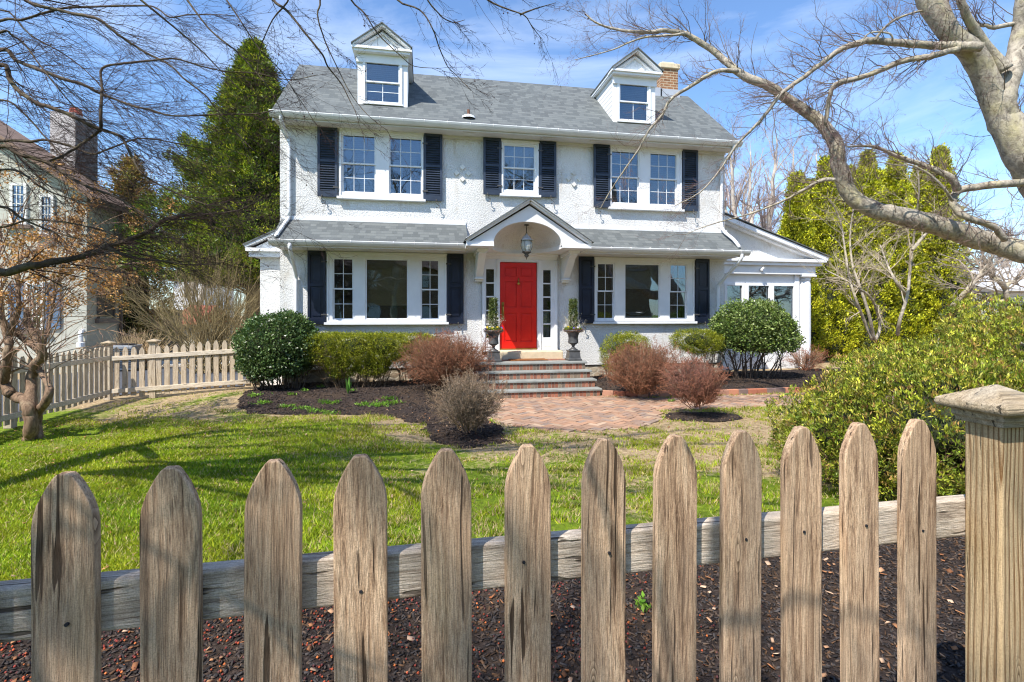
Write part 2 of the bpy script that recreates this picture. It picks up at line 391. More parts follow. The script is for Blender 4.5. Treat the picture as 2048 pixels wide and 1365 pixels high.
# ------------------------------------------------------------------ growth helpers (vectorised)
def nrm(a): return a/(np.linalg.norm(a, axis=-1, keepdims=True)+1e-9)
def grow(P, D, L, R, levels, rng):
    out = []
    for li, lv in enumerate(levels):
        n = lv['n']; p = P.copy(); d = nrm(D.copy()); pts = [p]; ds = [d]
        for k in range(n):
            d = nrm(d+lv['wig']*rng.normal(size=d.shape)+np.array(lv.get('trop', (0, 0, 0)))*(k+1)/n)
            p = p+d*(L/n)[:, None]; pts.append(p); ds.append(d)
        pts = np.array(pts); ds = np.array(ds); tap = lv.get('taper', .7)
        rs = np.array([R*(1-tap*k/n) for k in range(n+1)])
        out.append((pts, rs))
        if li == len(levels)-1: break
        c = lv['kids']; N = len(P)
        t = rng.uniform(lv.get('t0', .2), 1, (c, N))*(n-1e-3); i = t.astype(int); f = (t-i)[..., None]; j = np.arange(N)[None, :].repeat(c, 0)
        q = pts[i, j]*(1-f)+pts[i+1, j]*f; dd = ds[i+1, j]; rr = rs[i, j]
        ax = nrm(np.cross(dd, rng.normal(size=dd.shape)))
        ang = lv['ang']*rng.uniform(.6, 1.3, (c, N))[..., None]
        nd = dd*np.cos(ang)+ax*np.sin(ang)
        ll = L[j]*lv['len']*rng.uniform(.5, 1.25, (c, N))*(1.1-.55*t/n)
        P, D, L, R = q.reshape(-1, 3), nd.reshape(-1, 3), ll.ravel(), np.maximum((rr*lv['rad']).ravel(), lv.get('rmin', .0008))
    return out
def strands(out, sides, cols, rng, jit=.15):
    """tapered prisms for every branch of every level"""
    VV = []; FF = []; CC = []; base = 0
    for li, (pts, rs) in enumerate(out):
        n1, N = pts.shape[:2]; k = sides[li]
        T = nrm(np.gradient(pts, axis=0)); ref = nrm(rng.normal(size=(1, N, 3)))
        u = nrm(np.cross(T, np.broadcast_to(ref, T.shape))); w = np.cross(T, u)
        a = np.arange(k)*2*pi/k
        ring = pts[:, :, None, :]+rs[:, :, None, None]*(np.cos(a)[None, None, :, None]*u[:, :, None, :]+np.sin(a)[None, None, :, None]*w[:, :, None, :])
        VV.append(ring.reshape(-1, 3))
        i, j, m = np.meshgrid(np.arange(n1-1), np.arange(N), np.arange(k), indexing='ij')
        def ix(i, j, m): return base+(i*N+j)*k+m % k
        f = np.stack([ix(i, j, m), ix(i, j, m+1), ix(i+1, j, m+1), ix(i+1, j, m)], -1).reshape(-1, 4); FF.append(f)
        c = np.array(cols[min(li, len(cols)-1)], float)
        cj = 1+jit*rng.normal(size=(1, N, 1, 1)); cc = np.broadcast_to(c*np.clip(cj, .4, 1.8), (n1-1, N, k, 3)).reshape(-1, 3); CC.append(cc)
        base += n1*N*k
    return np.concatenate(VV), np.concatenate(FF), np.concatenate(CC)
def spline(pts, rad, sub=4):
    P = np.array(pts, float); R = np.array(rad, float); n = len(P); out = []; ro = []
    for i in range(n-1):
        p0, p1, p2, p3 = P[max(i-1, 0)], P[i], P[i+1], P[min(i+2, n-1)]
        for k in range(sub):
            t = k/sub
            out.append(.5*((2*p1)+(-p0+p2)*t+(2*p0-5*p1+4*p2-p3)*t*t+(-p0+3*p1-3*p2+p3)*t**3)); ro.append(R[i]*(1-t)+R[i+1]*t)
    out.append(P[-1]); ro.append(R[-1]); return np.array(out), np.array(ro)
def traced(poly, Z0, Z1, r0, r1, rng, wob=.15):
    """photo outline of a limb given its own distance; radii in metres"""
    n = len(poly); s = rng.uniform(0, 6)
    P = [at(x, y, Z0+(Z1-Z0)*i/(n-1)+wob*sin(s+i*1.1)*min(1, i)) for i, (x, y) in enumerate(poly)]
    if r0 is not None and not np.isscalar(r0): return spline(P, list(r0), 4)
    return spline(P, [r0*(1-i/(n-1))+r1*i/(n-1) for i in range(n)], 4)
def along(P, R, n, rng, t0=.0, ang=.8, wide=None):
    """start points and directions of side shoots along a limb"""
    m = len(P); t = rng.uniform(t0, 1, n)*(m-1.001); i = t.astype(int); f = (t-i)[:, None]
    q = P[i]*(1-f)+P[i+1]*f; d = nrm(P[i+1]-P[i]); ax = nrm(np.cross(d, rng.normal(size=d.shape)))
    a = (ang*rng.uniform(.6, 1.3, n))[:, None]
    return q, d*np.cos(a)+ax*np.sin(a), R[i], t/(m-1)
def leaves(C, N, n, spread, l, w, pal, rng, out=.6, rnd=.7, up=.15, cj=.18, lj=.2, cup=.25, gloss=0, flat=0):
    """rhombic leaves round cluster centres; colours vary by cluster and by leaf"""
    K = len(C); pal = np.array(pal, float)
    ci = rng.integers(0, len(pal), K); cm = rng.random(K)[:, None]
    cc = pal[ci]*cm+pal[rng.integers(0, len(pal), K)]*(1-cm); cc = cc*np.clip(1+cj*rng.normal(size=(K, 1)), .35, 2)
    P = np.repeat(C, n, 0)+rng.normal(size=(K*n, 3))*spread; NN = np.repeat(N, n, 0)
    d = nrm(NN*out+rng.normal(size=P.shape)*rnd+np.array((0, 0, up)))
    side = nrm(np.cross(d, nrm(rng.normal(size=d.shape)+NN*flat))); nn = np.cross(side, d)
    L = (l*rng.uniform(.65, 1.25, len(P)))[:, None]; W = (w*rng.uniform(.7, 1.2, len(P)))[:, None]
    V = np.stack([P, P+d*L*.5+side*W*.5+nn*W*cup, P+d*L, P+d*L*.5-side*W*.5+nn*W*cup], 1)
    Fc = np.arange(len(P)*4).reshape(-1, 4); c = np.repeat(cc, n, 0)*np.clip(1+lj*rng.normal(size=(len(P), 1)), .3, 2.2)
    return V.reshape(-1, 3), Fc, np.clip(c, 0, 1)
def cat(*parts):
    V = []; Fc = []; C = []; b = 0
    for v, f, c in parts: V.append(v); Fc.append(f+b); C.append(c); b += len(v)
    return np.concatenate(V), np.concatenate(Fc), np.concatenate(C)
def blobs(ells, n, rng, lump=.08, inner=.25, lo=-1.0):
    """points on/inside a union of ellipsoids (centre, radii): surface shell with lumps"""
    wts = np.array([e[1][0]*e[1][2] for e in ells]); pick = rng.choice(len(ells), n*2, p=wts/wts.sum())
    Cc = np.array([e[0] for e in ells], float)[pick]; Rr = np.array([e[1] for e in ells], float)[pick]
    d = nrm(rng.normal(size=(n*2, 3)))
    lmp = 1+lump*(np.sin(d[:, 0]*7+pick)+np.sin(d[:, 1]*8+2*pick)+np.sin(d[:, 2]*9+pick*3))/1.5
    r = (1-inner*rng.random(n*2)**1.6)*lmp; P = Cc+d*Rr*r[:, None]
    keep = np.ones(len(P), bool)
    for i, (c, R) in enumerate(ells):
        q = ((P-np.array(c))/np.array(R)); keep &= ~((np.linalg.norm(q, axis=1) < 1-inner*1.1) & (pick != i))
    keep &= d[:, 2] > lo
    P = P[keep][:n]; N = nrm((d/Rr)[keep][:n]); return P, N
# ------------------------------------------------------------------ camera, sun, sky
cam = bpy.data.cameras.new('camera'); co = bpy.data.objects.new('camera', cam); COL.objects.link(co)
co.location = (0, 0, CH); co.rotation_euler = (radians(90), 0, -A)
cam.sensor_width = 36; cam.lens = 36*1000/2048; cam.shift_y = -(682.5-YH)/2048; cam.clip_start = .05; cam.clip_end = 3000
SC.camera = co
SUN = Vector((.57, .53, -1)).normalized()
sl = bpy.data.lights.new('sun', 'SUN'); sl.energy = 5.0; sl.angle = radians(.55); sl.color = (1, .945, .85)
so = bpy.data.objects.new('sun', sl); COL.objects.link(so); so.rotation_euler = SUN.to_track_quat('-Z', 'Y').to_euler(); so.location = (-8, -8, 16)
w = bpy.data.worlds.new('World'); SC.world = w; w.use_nodes = True; nt = w.node_tree; nt.nodes.clear()
def wn(t): return nt.nodes.new('ShaderNode'+t)
sky = wn('TexSky'); sky.sky_type = 'NISHITA'; sky.sun_disc = False
sky.sun_elevation = math.asin(-SUN.z); sky.sun_rotation = atan2(-SUN.x, -SUN.y) % (2*pi)
sky.air_density = 1.0; sky.dust_density = .3; sky.ozone_density = 2.2
tc = wn('TexCoord'); mp = wn('Mapping'); mp.inputs['Scale'].default_value = (1.0, 1.4, 3.6); mp.inputs['Rotation'].default_value = (.25, .2, .6)
no = wn('TexNoise'); no.inputs['Scale'].default_value = 1.7; no.inputs['Detail'].default_value = 7; no.inputs['Roughness'].default_value = .6; no.inputs['Distortion'].default_value = .8
rp = wn('ValToRGB'); rp.color_ramp.elements[0].position = .46; rp.color_ramp.elements[0].color = (0, 0, 0, 1); rp.color_ramp.elements[1].position = .85; rp.color_ramp.elements[1].color = (.40, .40, .40, 1)
mx = wn('Mix'); mx.data_type = 'RGBA'; mx.inputs[7].default_value = (7.6, 8.2, 9.0, 1)
bg = wn('Background'); bg.inputs[1].default_value = .135; ow = wn('OutputWorld')
L = nt.links.new
tn = wn('Mix'); tn.data_type = 'RGBA'; tn.blend_type = 'MULTIPLY'; tn.inputs[0].default_value = 1; tn.inputs[7].default_value = (.94, 1.10, 1.26, 1)
L(sky.outputs[0], tn.inputs[6])
L(tc.outputs['Generated'], mp.inputs[0]); L(mp.outputs[0], no.inputs[0]); L(no.outputs[0], rp.inputs[0])
L(rp.outputs[0], mx.inputs[0]); L(tn.outputs[2], mx.inputs[6]); L(mx.outputs[2], bg.inputs[0]); L(bg.outputs[0], ow.inputs[0])
SC.view_settings.view_transform = 'Standard'; SC.view_settings.look = 'None'; SC.view_settings.gamma = 1; SC.view_settings.exposure = .70
SC.cycles.filter_width = 1.15; SC.cycles.max_bounces = 8; SC.cycles.transparent_max_bounces = 16

# ------------------------------------------------------------------ ground
rng = np.random.default_rng(7)
gxs = np.concatenate([[-600, -300, -120, -60, -35, -22], np.arange(-15, 16.01, .12), [22, 35, 60, 120, 300, 600]])
gys = np.concatenate([[-600, -200, -60, -20, -8], np.arange(-3, 13.01, .12), [15, 20, 30, 45, 80, 150, 300, 900]])
X, Y = np.meshgrid(gxs, gys); V = np.stack([X, Y, gz(X, Y)], -1).reshape(-1, 3)
nx, ny = len(gxs), len(gys); i, j = np.meshgrid(np.arange(nx-1), np.arange(ny-1))
k = (j*nx+i).ravel(); props(fast('lawn', V, np.stack([k, k+1, k+nx+1, k+nx], -1), M['lawn_soil'], smooth=True), kind='structure')
def inpoly(poly, x, y):
    r = np.zeros(np.shape(x), bool); n = len(poly)
    for a in range(n):
        x0, y0 = poly[a]; x1, y1 = poly[(a+1) % n]
        c = ((y0 > y) != (y1 > y)) & (x < (x1-x0)*(y-y0)/((y1-y0) or 1e-9)+x0); r ^= c
    return r
def drape(name, test, bx, mat, off, step=.05):
    xs = np.arange(bx[0], bx[1], step); ys = np.arange(bx[2], bx[3], step); X, Y = np.meshgrid(xs, ys)
    ok = test(X+step/2, Y+step/2); V = np.stack([X, Y, gz(X, Y)+off], -1).reshape(-1, 3); nx = len(xs)
    jj, ii = np.nonzero(ok[:-1, :-1]); k = jj*nx+ii; Fc = np.stack([k, k+1, k+nx+1, k+nx], -1)
    u, inv = np.unique(Fc, return_inverse=True); return props(fast(name, V[u], inv.reshape(Fc.shape), mat, smooth=True), kind='structure')
def wob(x, y, a=.08): return a*(np.sin(x*4.1+y*2)+np.sin(x*9.7-y*5)*.5+np.sin(y*13+x*3)*.3)
G2 = lambda px, py, z=.0: tuple(on_g(px, py, z)[:2])
bedL = [(-3.3, 11.75), (-3.35, 10.6), G2(472, 800, .1), G2(500, 822, .05), G2(600, 830), G2(700, 828), G2(790, 832), G2(850, 848), G2(872, 880), G2(935, 893), G2(1005, 884), G2(1012, 862), G2(985, 838), (1.0, 9.3), (1.0, 11.75)]
bedR = [(3.6, 11.75), (3.55, 9.86), (4.1, 9.5), (4.9, 9.42), (6.0, 9.44), (14, 9.6), (14, 12.5)]
def t_front(x, y): return (y > -1) & (y < 2.82+wob(x, y, .05)+.35*sstep(2.0, 3.5, x)+1.2*sstep(3.2, 5, x)) & (x > -9) & (x < 11)
def t_left(x, y): return inpoly(bedL, x+wob(x, y), y+wob(y, x)) & (y < 11.79)
def t_right(x, y): return inpoly(bedR, x, y)
PC = at(1140, 700, 8.62)[:2]
def t_path(x, y): return ((x-PC[0])**2+(y-PC[1])**2 < 1.5**2) | ((y > 8.12) & (y < 9.3+.0*x) & (x > PC[0]) & (x < 16)) | ((x > 1.0) & (x < 3.55) & (y > 8.6) & (y < 9.74)) | ((x > 3) & (x < 4.3) & (y > 9.2) & (y < 9.6-(x-3.5)*.25))
tcen = on_g(1400, 835)[:2]
def t_tongue(x, y): return ((x-tcen[0]-.1)**2/.55+(y-tcen[1]-.0)**2/.13 < 1+wob(x, y, .3))
tr_c = on_g(60, 878)[:2]
def t_treebed(x, y): return ((x-tr_c[0])**2/1.5+(y-tr_c[1])**2/.5 < 1+wob(x, y, .5))
drape('mulch_bed_front', t_front, (-9, 11, -1, 5), M['mulch'], .006)
drape('mulch_bed_house', t_left, (-4, 1.6, 6.2, 11.8), M['mulch'], .008)
drape('mulch_bed_right', t_right, (3.4, 14, 9.3, 12.5), M['mulch'], .008)
drape('mulch_bed_shrub', t_tongue, (tcen[0]-1.2, tcen[0]+1.4, tcen[1]-.8, tcen[1]+.8), M['mulch'], .012, .03)
drape('brick_path_base', lambda x, y: t_path(x, y) & ~t_tongue(x, y), (-.5, 14, 6.9, 9.8), M['brick_bed'], .006)
# herringbone pavers
def pavers():
    b = MB(); r = random.Random(3); s = .1
    pal = [(.32, .20, .14), (.35, .22, .15), (.30, .19, .13), (.28, .19, .145), (.38, .27, .19), (.25, .185, .15), (.36, .21, .135)]
    ca, sa = cos(radians(38)), sin(radians(38))
    N = 95
    for cx_ in range(-N, N):
        for cy_ in range(-N, N):
            v = (cx_-cy_) % 4
            if v == 0: cx, cy, hx, hy = (cx_+1)*s, (cy_+.5)*s, s, s/2
            elif v == 3: cx, cy, hx, hy = (cx_+.5)*s, (cy_+1)*s, s/2, s
            else: continue
            wx = PC[0]+cx*ca-cy*sa; wy = PC[1]+cx*sa+cy*ca
            if not (-.6 < wx < 12 and 6.9 < wy < 9.8): continue
            if not bool(t_path(np.array(wx), np.array(wy))) or bool(t_tongue(np.array(wx), np.array(wy))): continue
            zz = float(gz(wx, wy))+.012+r.uniform(-.003, .004); c = r.choice(pal); f = r.uniform(.85, 1.15)
            b.cur = tuple(x*f for x in c); an = r.uniform(-.02, .02)
            ux = np.array((ca*cos(an)-sa*sin(an), sa*cos(an)+ca*sin(an), r.uniform(-.012, .012))); uy = np.array((-ux[1], ux[0], r.uniform(-.012, .012)))
            g = .003
            b.obox((wx, wy, zz-.01), ux*(hx-g), uy*(hy-g), (0, 0, .016))
    return b
props(pavers().build('brick_path', M['brick_piece'], col=True), kind='structure')
# driveway and kerb beyond the side fence
b = MB(); dz = .02
dA, dB, dC, dD = on_g(90, 800), on_g(500, 792), on_g(430, 733), on_g(190, 722)
b.quad((-12, 5, dz), (-6.5, 5, dz), (-6.5, 11.0, dz), (-5.9, 11.9, dz), (-4.1, 12.5, dz), (-5.3, 17.0, dz), (-9.5, 17.6, dz), (-10.6, 13, dz))
props(b.build('driveway', M['asphalt']), kind='structure')
b = MB(); b.box(-9.6, -4.6, 17.7, 19.4, -.05, .06); props(b.build('pavement', M['concrete'], bevel=.02), kind='structure')

# scattered chips, berries, dead leaves
def scatter_boxes(name, n, bx, test, size, pal, mat, off=.01, dens=None, seed=1, label=None):
    r = np.random.default_rng(seed); P = np.stack([r.uniform(bx[0], bx[1], n), r.uniform(bx[2], bx[3], n)], 1)
    P = P[test(P[:, 0], P[:, 1])]
    if dens is not None: P = P[r.random(len(P)) < dens(P[:, 0], P[:, 1])]
    n = len(P); z = gz(P[:, 0], P[:, 1])+off+r.random(n)*size[2]*1.5
    C = np.stack([P[:, 0], P[:, 1], z], 1)
    ux = nrm(np.stack([r.normal(size=n), r.normal(size=n), .35*r.normal(size=n)], 1)); uy = nrm(np.cross(ux, np.array((0, 0, 1.))+.4*r.normal(size=(n, 3)))); uz = np.cross(ux, uy)
    s = np.array(size)*r.uniform(.4, 1.4, (n, 3)); ux, uy, uz = ux*s[:, :1], uy*s[:, 1:2], uz*s[:, 2:]
    corners = np.array([(x, y, zz) for zz in (-1, 1) for y in (-1, 1) for x in (-1, 1)])
    V = C[:, None]+corners[None, :, :1]*ux[:, None]+corners[None, :, 1:2]*uy[:, None]+corners[None, :, 2:]*uz[:, None]
    fc = np.array([(0,2,3,1),(4,5,7,6),(0,1,5,4),(2,6,7,3),(0,4,6,2),(1,3,7,5)])
    Fc = (np.arange(n)[:, None, None]*8+fc[None]).reshape(-1, 4)
    pal = np.array(pal); c = pal[r.integers(0, len(pal), n)]*r.uniform(.6, 1.4, (n, 1)); c = np.repeat(c, 6, 0)
    return props(fast(name, V, Fc, mat, col=c), label, kind='stuff')
dk = [(.030, .024, .022), (.052, .039, .034), (.022, .019, .019), (.09, .062, .045), (.055, .048, .046)]
scatter_boxes('mulch_chips', 60000, (-2.4, 3.6, 1.0, 3.9), t_front, (.011, .0035, .0022), dk+[(.10, .055, .03)], M['chip'], .008, lambda x, y: np.clip(1.2-.25*(y-1), .3, 1), 2, 'dark shredded bark mulch under the front pickets')
scatter_boxes('bark_mulch', 26000, (-3.6, 13, 6.2, 11.8), lambda x, y: t_left(x, y) | t_right(x, y) | t_tongue(x, y), (.022, .007, .004), dk+[(.08, .055, .04)], M['chip'], .012, None, 3, 'black bark mulch in the beds along the house')
scatter_boxes('leaf_litter', 9500, (-7, 7, .9, 9.0), lambda x, y: (y > 1), (.013, .008, .0012), [(.32, .15, .07), (.40, .22, .12), (.26, .11, .05), (.45, .30, .2)], M['chip'], .016, lambda x, y: np.where(t_front(x, y), .8, .13)+np.where(x < -2.9, .4, 0)+np.where(y > 6.8, .12, 0), 4, 'brown fallen leaves scattered over mulch and turf')
def berries():
    r = np.random.default_rng(5); n = 8500; P = np.stack([r.uniform(-2.2, 1.6, n), r.uniform(1.0, 3.0, n)], 1)
    P = P[(t_front(P[:, 0], P[:, 1])) & (r.random(n) < np.clip(.62-.33*P[:, 0], .05, 1))]; n = len(P)
    C = np.stack([P[:, 0], P[:, 1], gz(P[:, 0], P[:, 1])+.012], 1); R = r.uniform(.004, .0075, n)
    o = np.array([(1,0,0),(-1,0,0),(0,1,0),(0,-1,0),(0,0,1),(0,0,-1)], float); V = C[:, None]+o[None]*R[:, None, None]
    fc = np.array([(0,2,4),(2,1,4),(1,3,4),(3,0,4),(2,0,5),(1,2,5),(3,1,5),(0,3,5)]); Fc = (np.arange(n)[:, None, None]*6+fc).reshape(-1, 3)
    pal = np.array([(.22, .04, .03), (.34, .07, .03), (.45, .13, .04), (.15, .04, .035), (.10, .04, .04)])
    c = np.repeat(pal[r.integers(0, 5, n)]*r.uniform(.6, 1.4, (n, 1)), 8, 0)
    props(fast('fallen_berries', V, Fc, M['chip'], col=c), 'dried red crab apples fallen on the black mulch', kind='stuff')
berries()
# grass blades
def grass():
    r = np.random.default_rng(11)
    n = 760000; y = 2.7+(r.random(n)**1.25)*8.3; x = r.uniform(-1.0, .93, n)*(y*1.12+.5)
    P = np.stack([x, y], 1)
    ok = ~(t_front(x, y) | t_left(x, y) | (t_right(x, y)) | t_path(x, y) | t_tongue(x, y) | ((t_treebed(x, y)) & (r.random(n) < .8)))
    ok &= (x < 7.5) & ~((x < -5.75) & (y > 8.2)) & (y < 11.0)
    # turf cover: thick and mossy at the left, tufted at the right
    tuft = .5+.5*np.sin(x*5.1+1.3*np.sin(y*3.7))*np.sin(y*6.3+1.7*np.sin(x*4.3+2)); tuft2 = .5+.5*np.sin(x*13+2*np.sin(y*9))*np.sin(y*15+2*np.sin(x*11))
    bare = sstep(-1.8, .6, x)*.72+sstep(7.6, 9.4, y)*.62*(x < 0)+sstep(7.6, 8.1, y)*-.6*(x > 4.5)
    thin = sstep(.50, .80, .5+.5*np.sin(x*2.7+1.9*np.sin(y*1.9+1))*np.sin(y*3.1+1.6*np.sin(x*2.1)))*(.45+.55*tuft2); dens = np.clip(1.15-.75*thin-bare*(1.75-1.5*tuft*tuft2*1.7), 0.04, 1)
    strip = (y > 9.5) & (x < -3.2); dens = np.where(strip, dens*.25, dens)
    ok &= r.random(n) < dens; P = P[ok]; tf = (tuft*tuft2)[ok]; x, y = P[:, 0], P[:, 1]; n = len(P)
    h = r.uniform(.014, .046, n)*(.7+.6*r.random(n)**3)*(1+.9*tf*(x > -1.5)); w = r.uniform(.0022, .0042, n)*(1+.12*y)
    B = np.stack([x, y, gz(x, y)], 1); lean = np.stack([r.normal(size=n), r.normal(size=n), np.zeros(n)], 1)*.55
    a = r.uniform(0, 2*pi, n); s = np.stack([np.cos(a), np.sin(a), 0*a], 1)*w[:, None]
    T = B+(lean+np.array((0, 0, 1.)))*h[:, None]; V = np.stack([B-s, B+s, T], 1)
    pal = np.array([(.18, .31, .012), (.29, .43, .02), (.12, .23, .012), (.42, .47, .03), (.22, .37, .03)])
    c = pal[r.integers(0, 5, n)]; patch = .5+.5*np.sin(x*1.9+np.sin(y*1.3)*2)*np.sin(y*2.2+1); pt2 = .5+.5*np.sin(x*6.1+2*np.sin(y*4.1))*np.sin(y*7.3+x)
    c = c*(.55+.6*pt2[:, None])*(1-.35*patch[:, None])+np.array((.55, .50, .03))*.35*patch[:, None]
    dry = r.random(n) < (.10+.22*sstep(-2, 1, x)+.2*(y > 8.3)); c = np.where(dry[:, None], np.array((.52, .40, .22)), c)*r.uniform(.7, 1.3, (n, 1))
    props(fast('grass', V, np.arange(3*n).reshape(-1, 3), M['grass_blade'], col=c), 'green spring grass with dry straw patches over the lawn', kind='stuff')
grass()

# ------------------------------------------------------------------ the house
YF = 11.8; HX0, HX1 = -3.13, 7.68
house = thing('stucco_house', (2.28, YF, 0), 'white stucco two storey house with grey shingled roof, navy shutters and red front door', 'house')
WUP = [(-1.87, .01), (4.53, 6.46)]; gU = [[(-1.78, -1.10), (-.745, -.06)], [(4.60, 5.28), (5.62, 6.30)]]
GLL = [(-1.976, -1.586), (-1.268, -.375), (-.034, .334)]; GLR = [(4.235, 4.626), (4.954, 5.836), (6.163, 6.575)]
m = .03; walls = [(a-m, c+m, 4.47-m, 5.72+m) for g in gU for a, c in g]+[(1.90-m, 2.62+m, 4.67-m, 5.70+m)]
walls += [(a-m, c+m, 1.59-m, 2.92+m) for a, c in GLL+GLR]+[(1.36, 3.19, .70, 3.06)]
b = MB(); b.plate(HX0, HX1, .44, 5.9, walls, YF, YF+.18)
b.box(HX0, HX0+.18, YF+.18, 15.8, .44, 5.9); b.box(HX1-.18, HX1, YF+.18, 15.8, .44, 5.9); b.box(HX0, HX1, 15.8, 15.95, .44, 5.9)
for x0, x1 in ((HX0, HX0+.18), (HX1-.18, HX1)): b.prism([(YF+.01, 5.9), (15.9, 5.9), (13.85, 7.95)], 'x', x0, x1)
b.build('wall', M['stucco'], house)
b = MB(); b.box(HX0+.03, HX1-.03, YF+.03, 15.8, -.1, .44)
b.build('foundation', M['fieldstone'], house)
b = MB(); b.box(HX0+.18, HX1-.18, YF+.3, 15.8, 3.12, 3.3); b.box(HX0+.18, HX1-.18, YF+.3, 15.8, .5, .8); b.box(HX0+.18, HX1-.18, 13.6, 13.7, .8, 5.9)
b.box(1.0, 1.1, YF+.3, 13.6, .8, 3.12); b.box(3.5, 3.6, YF+.3, 13.6, .8, 3.12); b.box(HX0+.18, HX1-.18, YF+.3, 15.8, 5.9, 5.95)
b.build('interior_partition', M['room_wall'], house)
# main roof
def roof_slab(name, mat, poly, x0, x1, parent=house):
    b = MB(); b.prism(poly, 'x', x0, x1); return b.build(name, mat, parent)
EY, EZ, RY, RZ = 11.32, 6.00, 13.8, 8.20
roof_slab('roof', M['shingle_main'], [(EY, EZ), (RY, RZ), (RY+2.48, EZ), (RY+2.48, EZ-.06), (RY, RZ-.07), (EY, EZ-.045)], -3.18, 7.79)
b = MB(); b.prism([(EY+.03, EZ-.05), (RY, RZ-.08), (RY+2.4, EZ-.05), (RY+2.4, EZ-.22), (RY, RZ-.26), (EY+.25, EZ-.13), (EY+.03, EZ-.2)], 'x', -3.165, -3.135)
b.prism([(EY+.03, EZ-.05), (RY, RZ-.08), (RY+2.4, EZ-.05), (RY+2.4, EZ-.22), (RY, RZ-.26), (EY+.25, EZ-.13), (EY+.03, EZ-.2)], 'x', 7.69, 7.775)
b.build('rake_board', M['white_paint'], house)
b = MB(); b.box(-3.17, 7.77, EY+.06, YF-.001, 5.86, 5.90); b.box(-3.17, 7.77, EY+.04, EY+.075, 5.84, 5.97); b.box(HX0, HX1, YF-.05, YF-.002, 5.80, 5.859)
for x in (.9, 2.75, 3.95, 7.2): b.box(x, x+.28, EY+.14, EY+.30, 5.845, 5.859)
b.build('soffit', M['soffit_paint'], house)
def gutter(x0, x1, y, z, parent, hangers, name='gutter', caps=True):
    b = MB(); s = .0
    prof = [(y-.115, z), (y-.12, z-.012), (y-.105, z-.05), (y-.085, z-.075), (y-.06, z-.10), (y-.03, z-.112), (y+.0, z-.112), (y+.0, z), (y-.006, z), (y-.006, z-.104), (y-.035, z-.104), (y-.06, z-.09), (y-.08, z-.068), (y-.098, z-.045), (y-.106, z-.006)]
    b.prism(prof, 'x', x0, x1)
    if caps: b.prism(prof[:8], 'x', x0-.004, x0); b.prism(prof[:8], 'x', x1, x1+.004)
    g = b.build(name, M['gutter_metal'], parent)
    n = hangers
    for i in range(n):
        h = MB()
        x = x0+(x1-x0)*(i+.5)/n+.03*sin(i*7)
        h.tube([(x, y+.0, z+.012), (x, y-.11, z+.006), (x, y-.128, z-.02), (x+.006, y-.11, z-.055)], .006, 5)
        h.build('gutter_hanger', M['white_paint'], g)
    return g
gutter(-3.2, 7.82, EY+.02, 5.985, house, 22)
# downspouts
def spout(pts, nm='downspout'):
    b = MB(); P, R = spline(pts, [.04]*len(pts), 3); b.tube(P, R, 8); return b.build(nm, M['white_paint'], house, smooth=True)
spout([(-2.98, 11.30, 5.90), (-2.98, 11.34, 5.80), (-2.95, 11.70, 5.60), (-2.92, 11.74, 5.50), (-2.92, 11.74, 4.6), (-2.92, 11.74, 3.95), (-2.93, 11.70, 3.80), (-3.0, 11.12, 3.36), (-3.0, 11.05, 3.30)])
spout([(-2.72, 10.98, 3.14), (-2.72, 11.0, 3.02), (-2.76, 11.60, 2.62), (-2.78, 11.73, 2.50), (-2.78, 11.73, 2.3), (-2.78, 11.73, 1.2), (-2.78, 11.73, .5)])
spout([(7.62, 11.30, 5.90), (7.62, 11.36, 5.78), (7.56, 11.70, 5.55), (7.56, 11.74, 5.4), (7.56, 11.74, 4.5), (7.56, 11.72, 3.9), (7.60, 11.3, 3.55), (7.62, 11.08, 3.32)])
spout([(7.60, 10.98, 3.14), (7.60, 11.02, 3.0), (7.52, 11.55, 2.6), (7.47, 11.73, 2.44), (7.46, 11.74, 2.2), (7.46, 11.74, 1.2), (7.46, 11.74, .5)])
for zz in (5.2, 4.3): pass
# pent roof on both sides of the porch hood
LP = [(11.02, 3.235), (YF-.002, 3.80), (YF-.002, 3.74), (11.02, 3.19)]
for x0, x1 in ((-3.10, .98), (3.56, 7.74)):
    roof_slab('pent_roof', M['shingle_low'], LP, x0, x1)
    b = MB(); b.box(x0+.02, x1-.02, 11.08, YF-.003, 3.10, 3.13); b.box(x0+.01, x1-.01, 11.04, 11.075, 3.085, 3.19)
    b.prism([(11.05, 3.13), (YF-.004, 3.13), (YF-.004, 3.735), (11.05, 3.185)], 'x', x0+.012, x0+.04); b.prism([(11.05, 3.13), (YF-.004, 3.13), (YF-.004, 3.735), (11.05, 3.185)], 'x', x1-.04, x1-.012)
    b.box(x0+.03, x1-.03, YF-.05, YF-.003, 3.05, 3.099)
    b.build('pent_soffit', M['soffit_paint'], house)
    b = MB(); b.box(x0, x1, YF-.028, YF-.001, 3.775, 3.86); b.build('flashing', M['white_paint'], house)
    gutter(x0-.03, x1+.08 if x1 > 4 else x1+.0, 11.04, 3.225, house, 9)

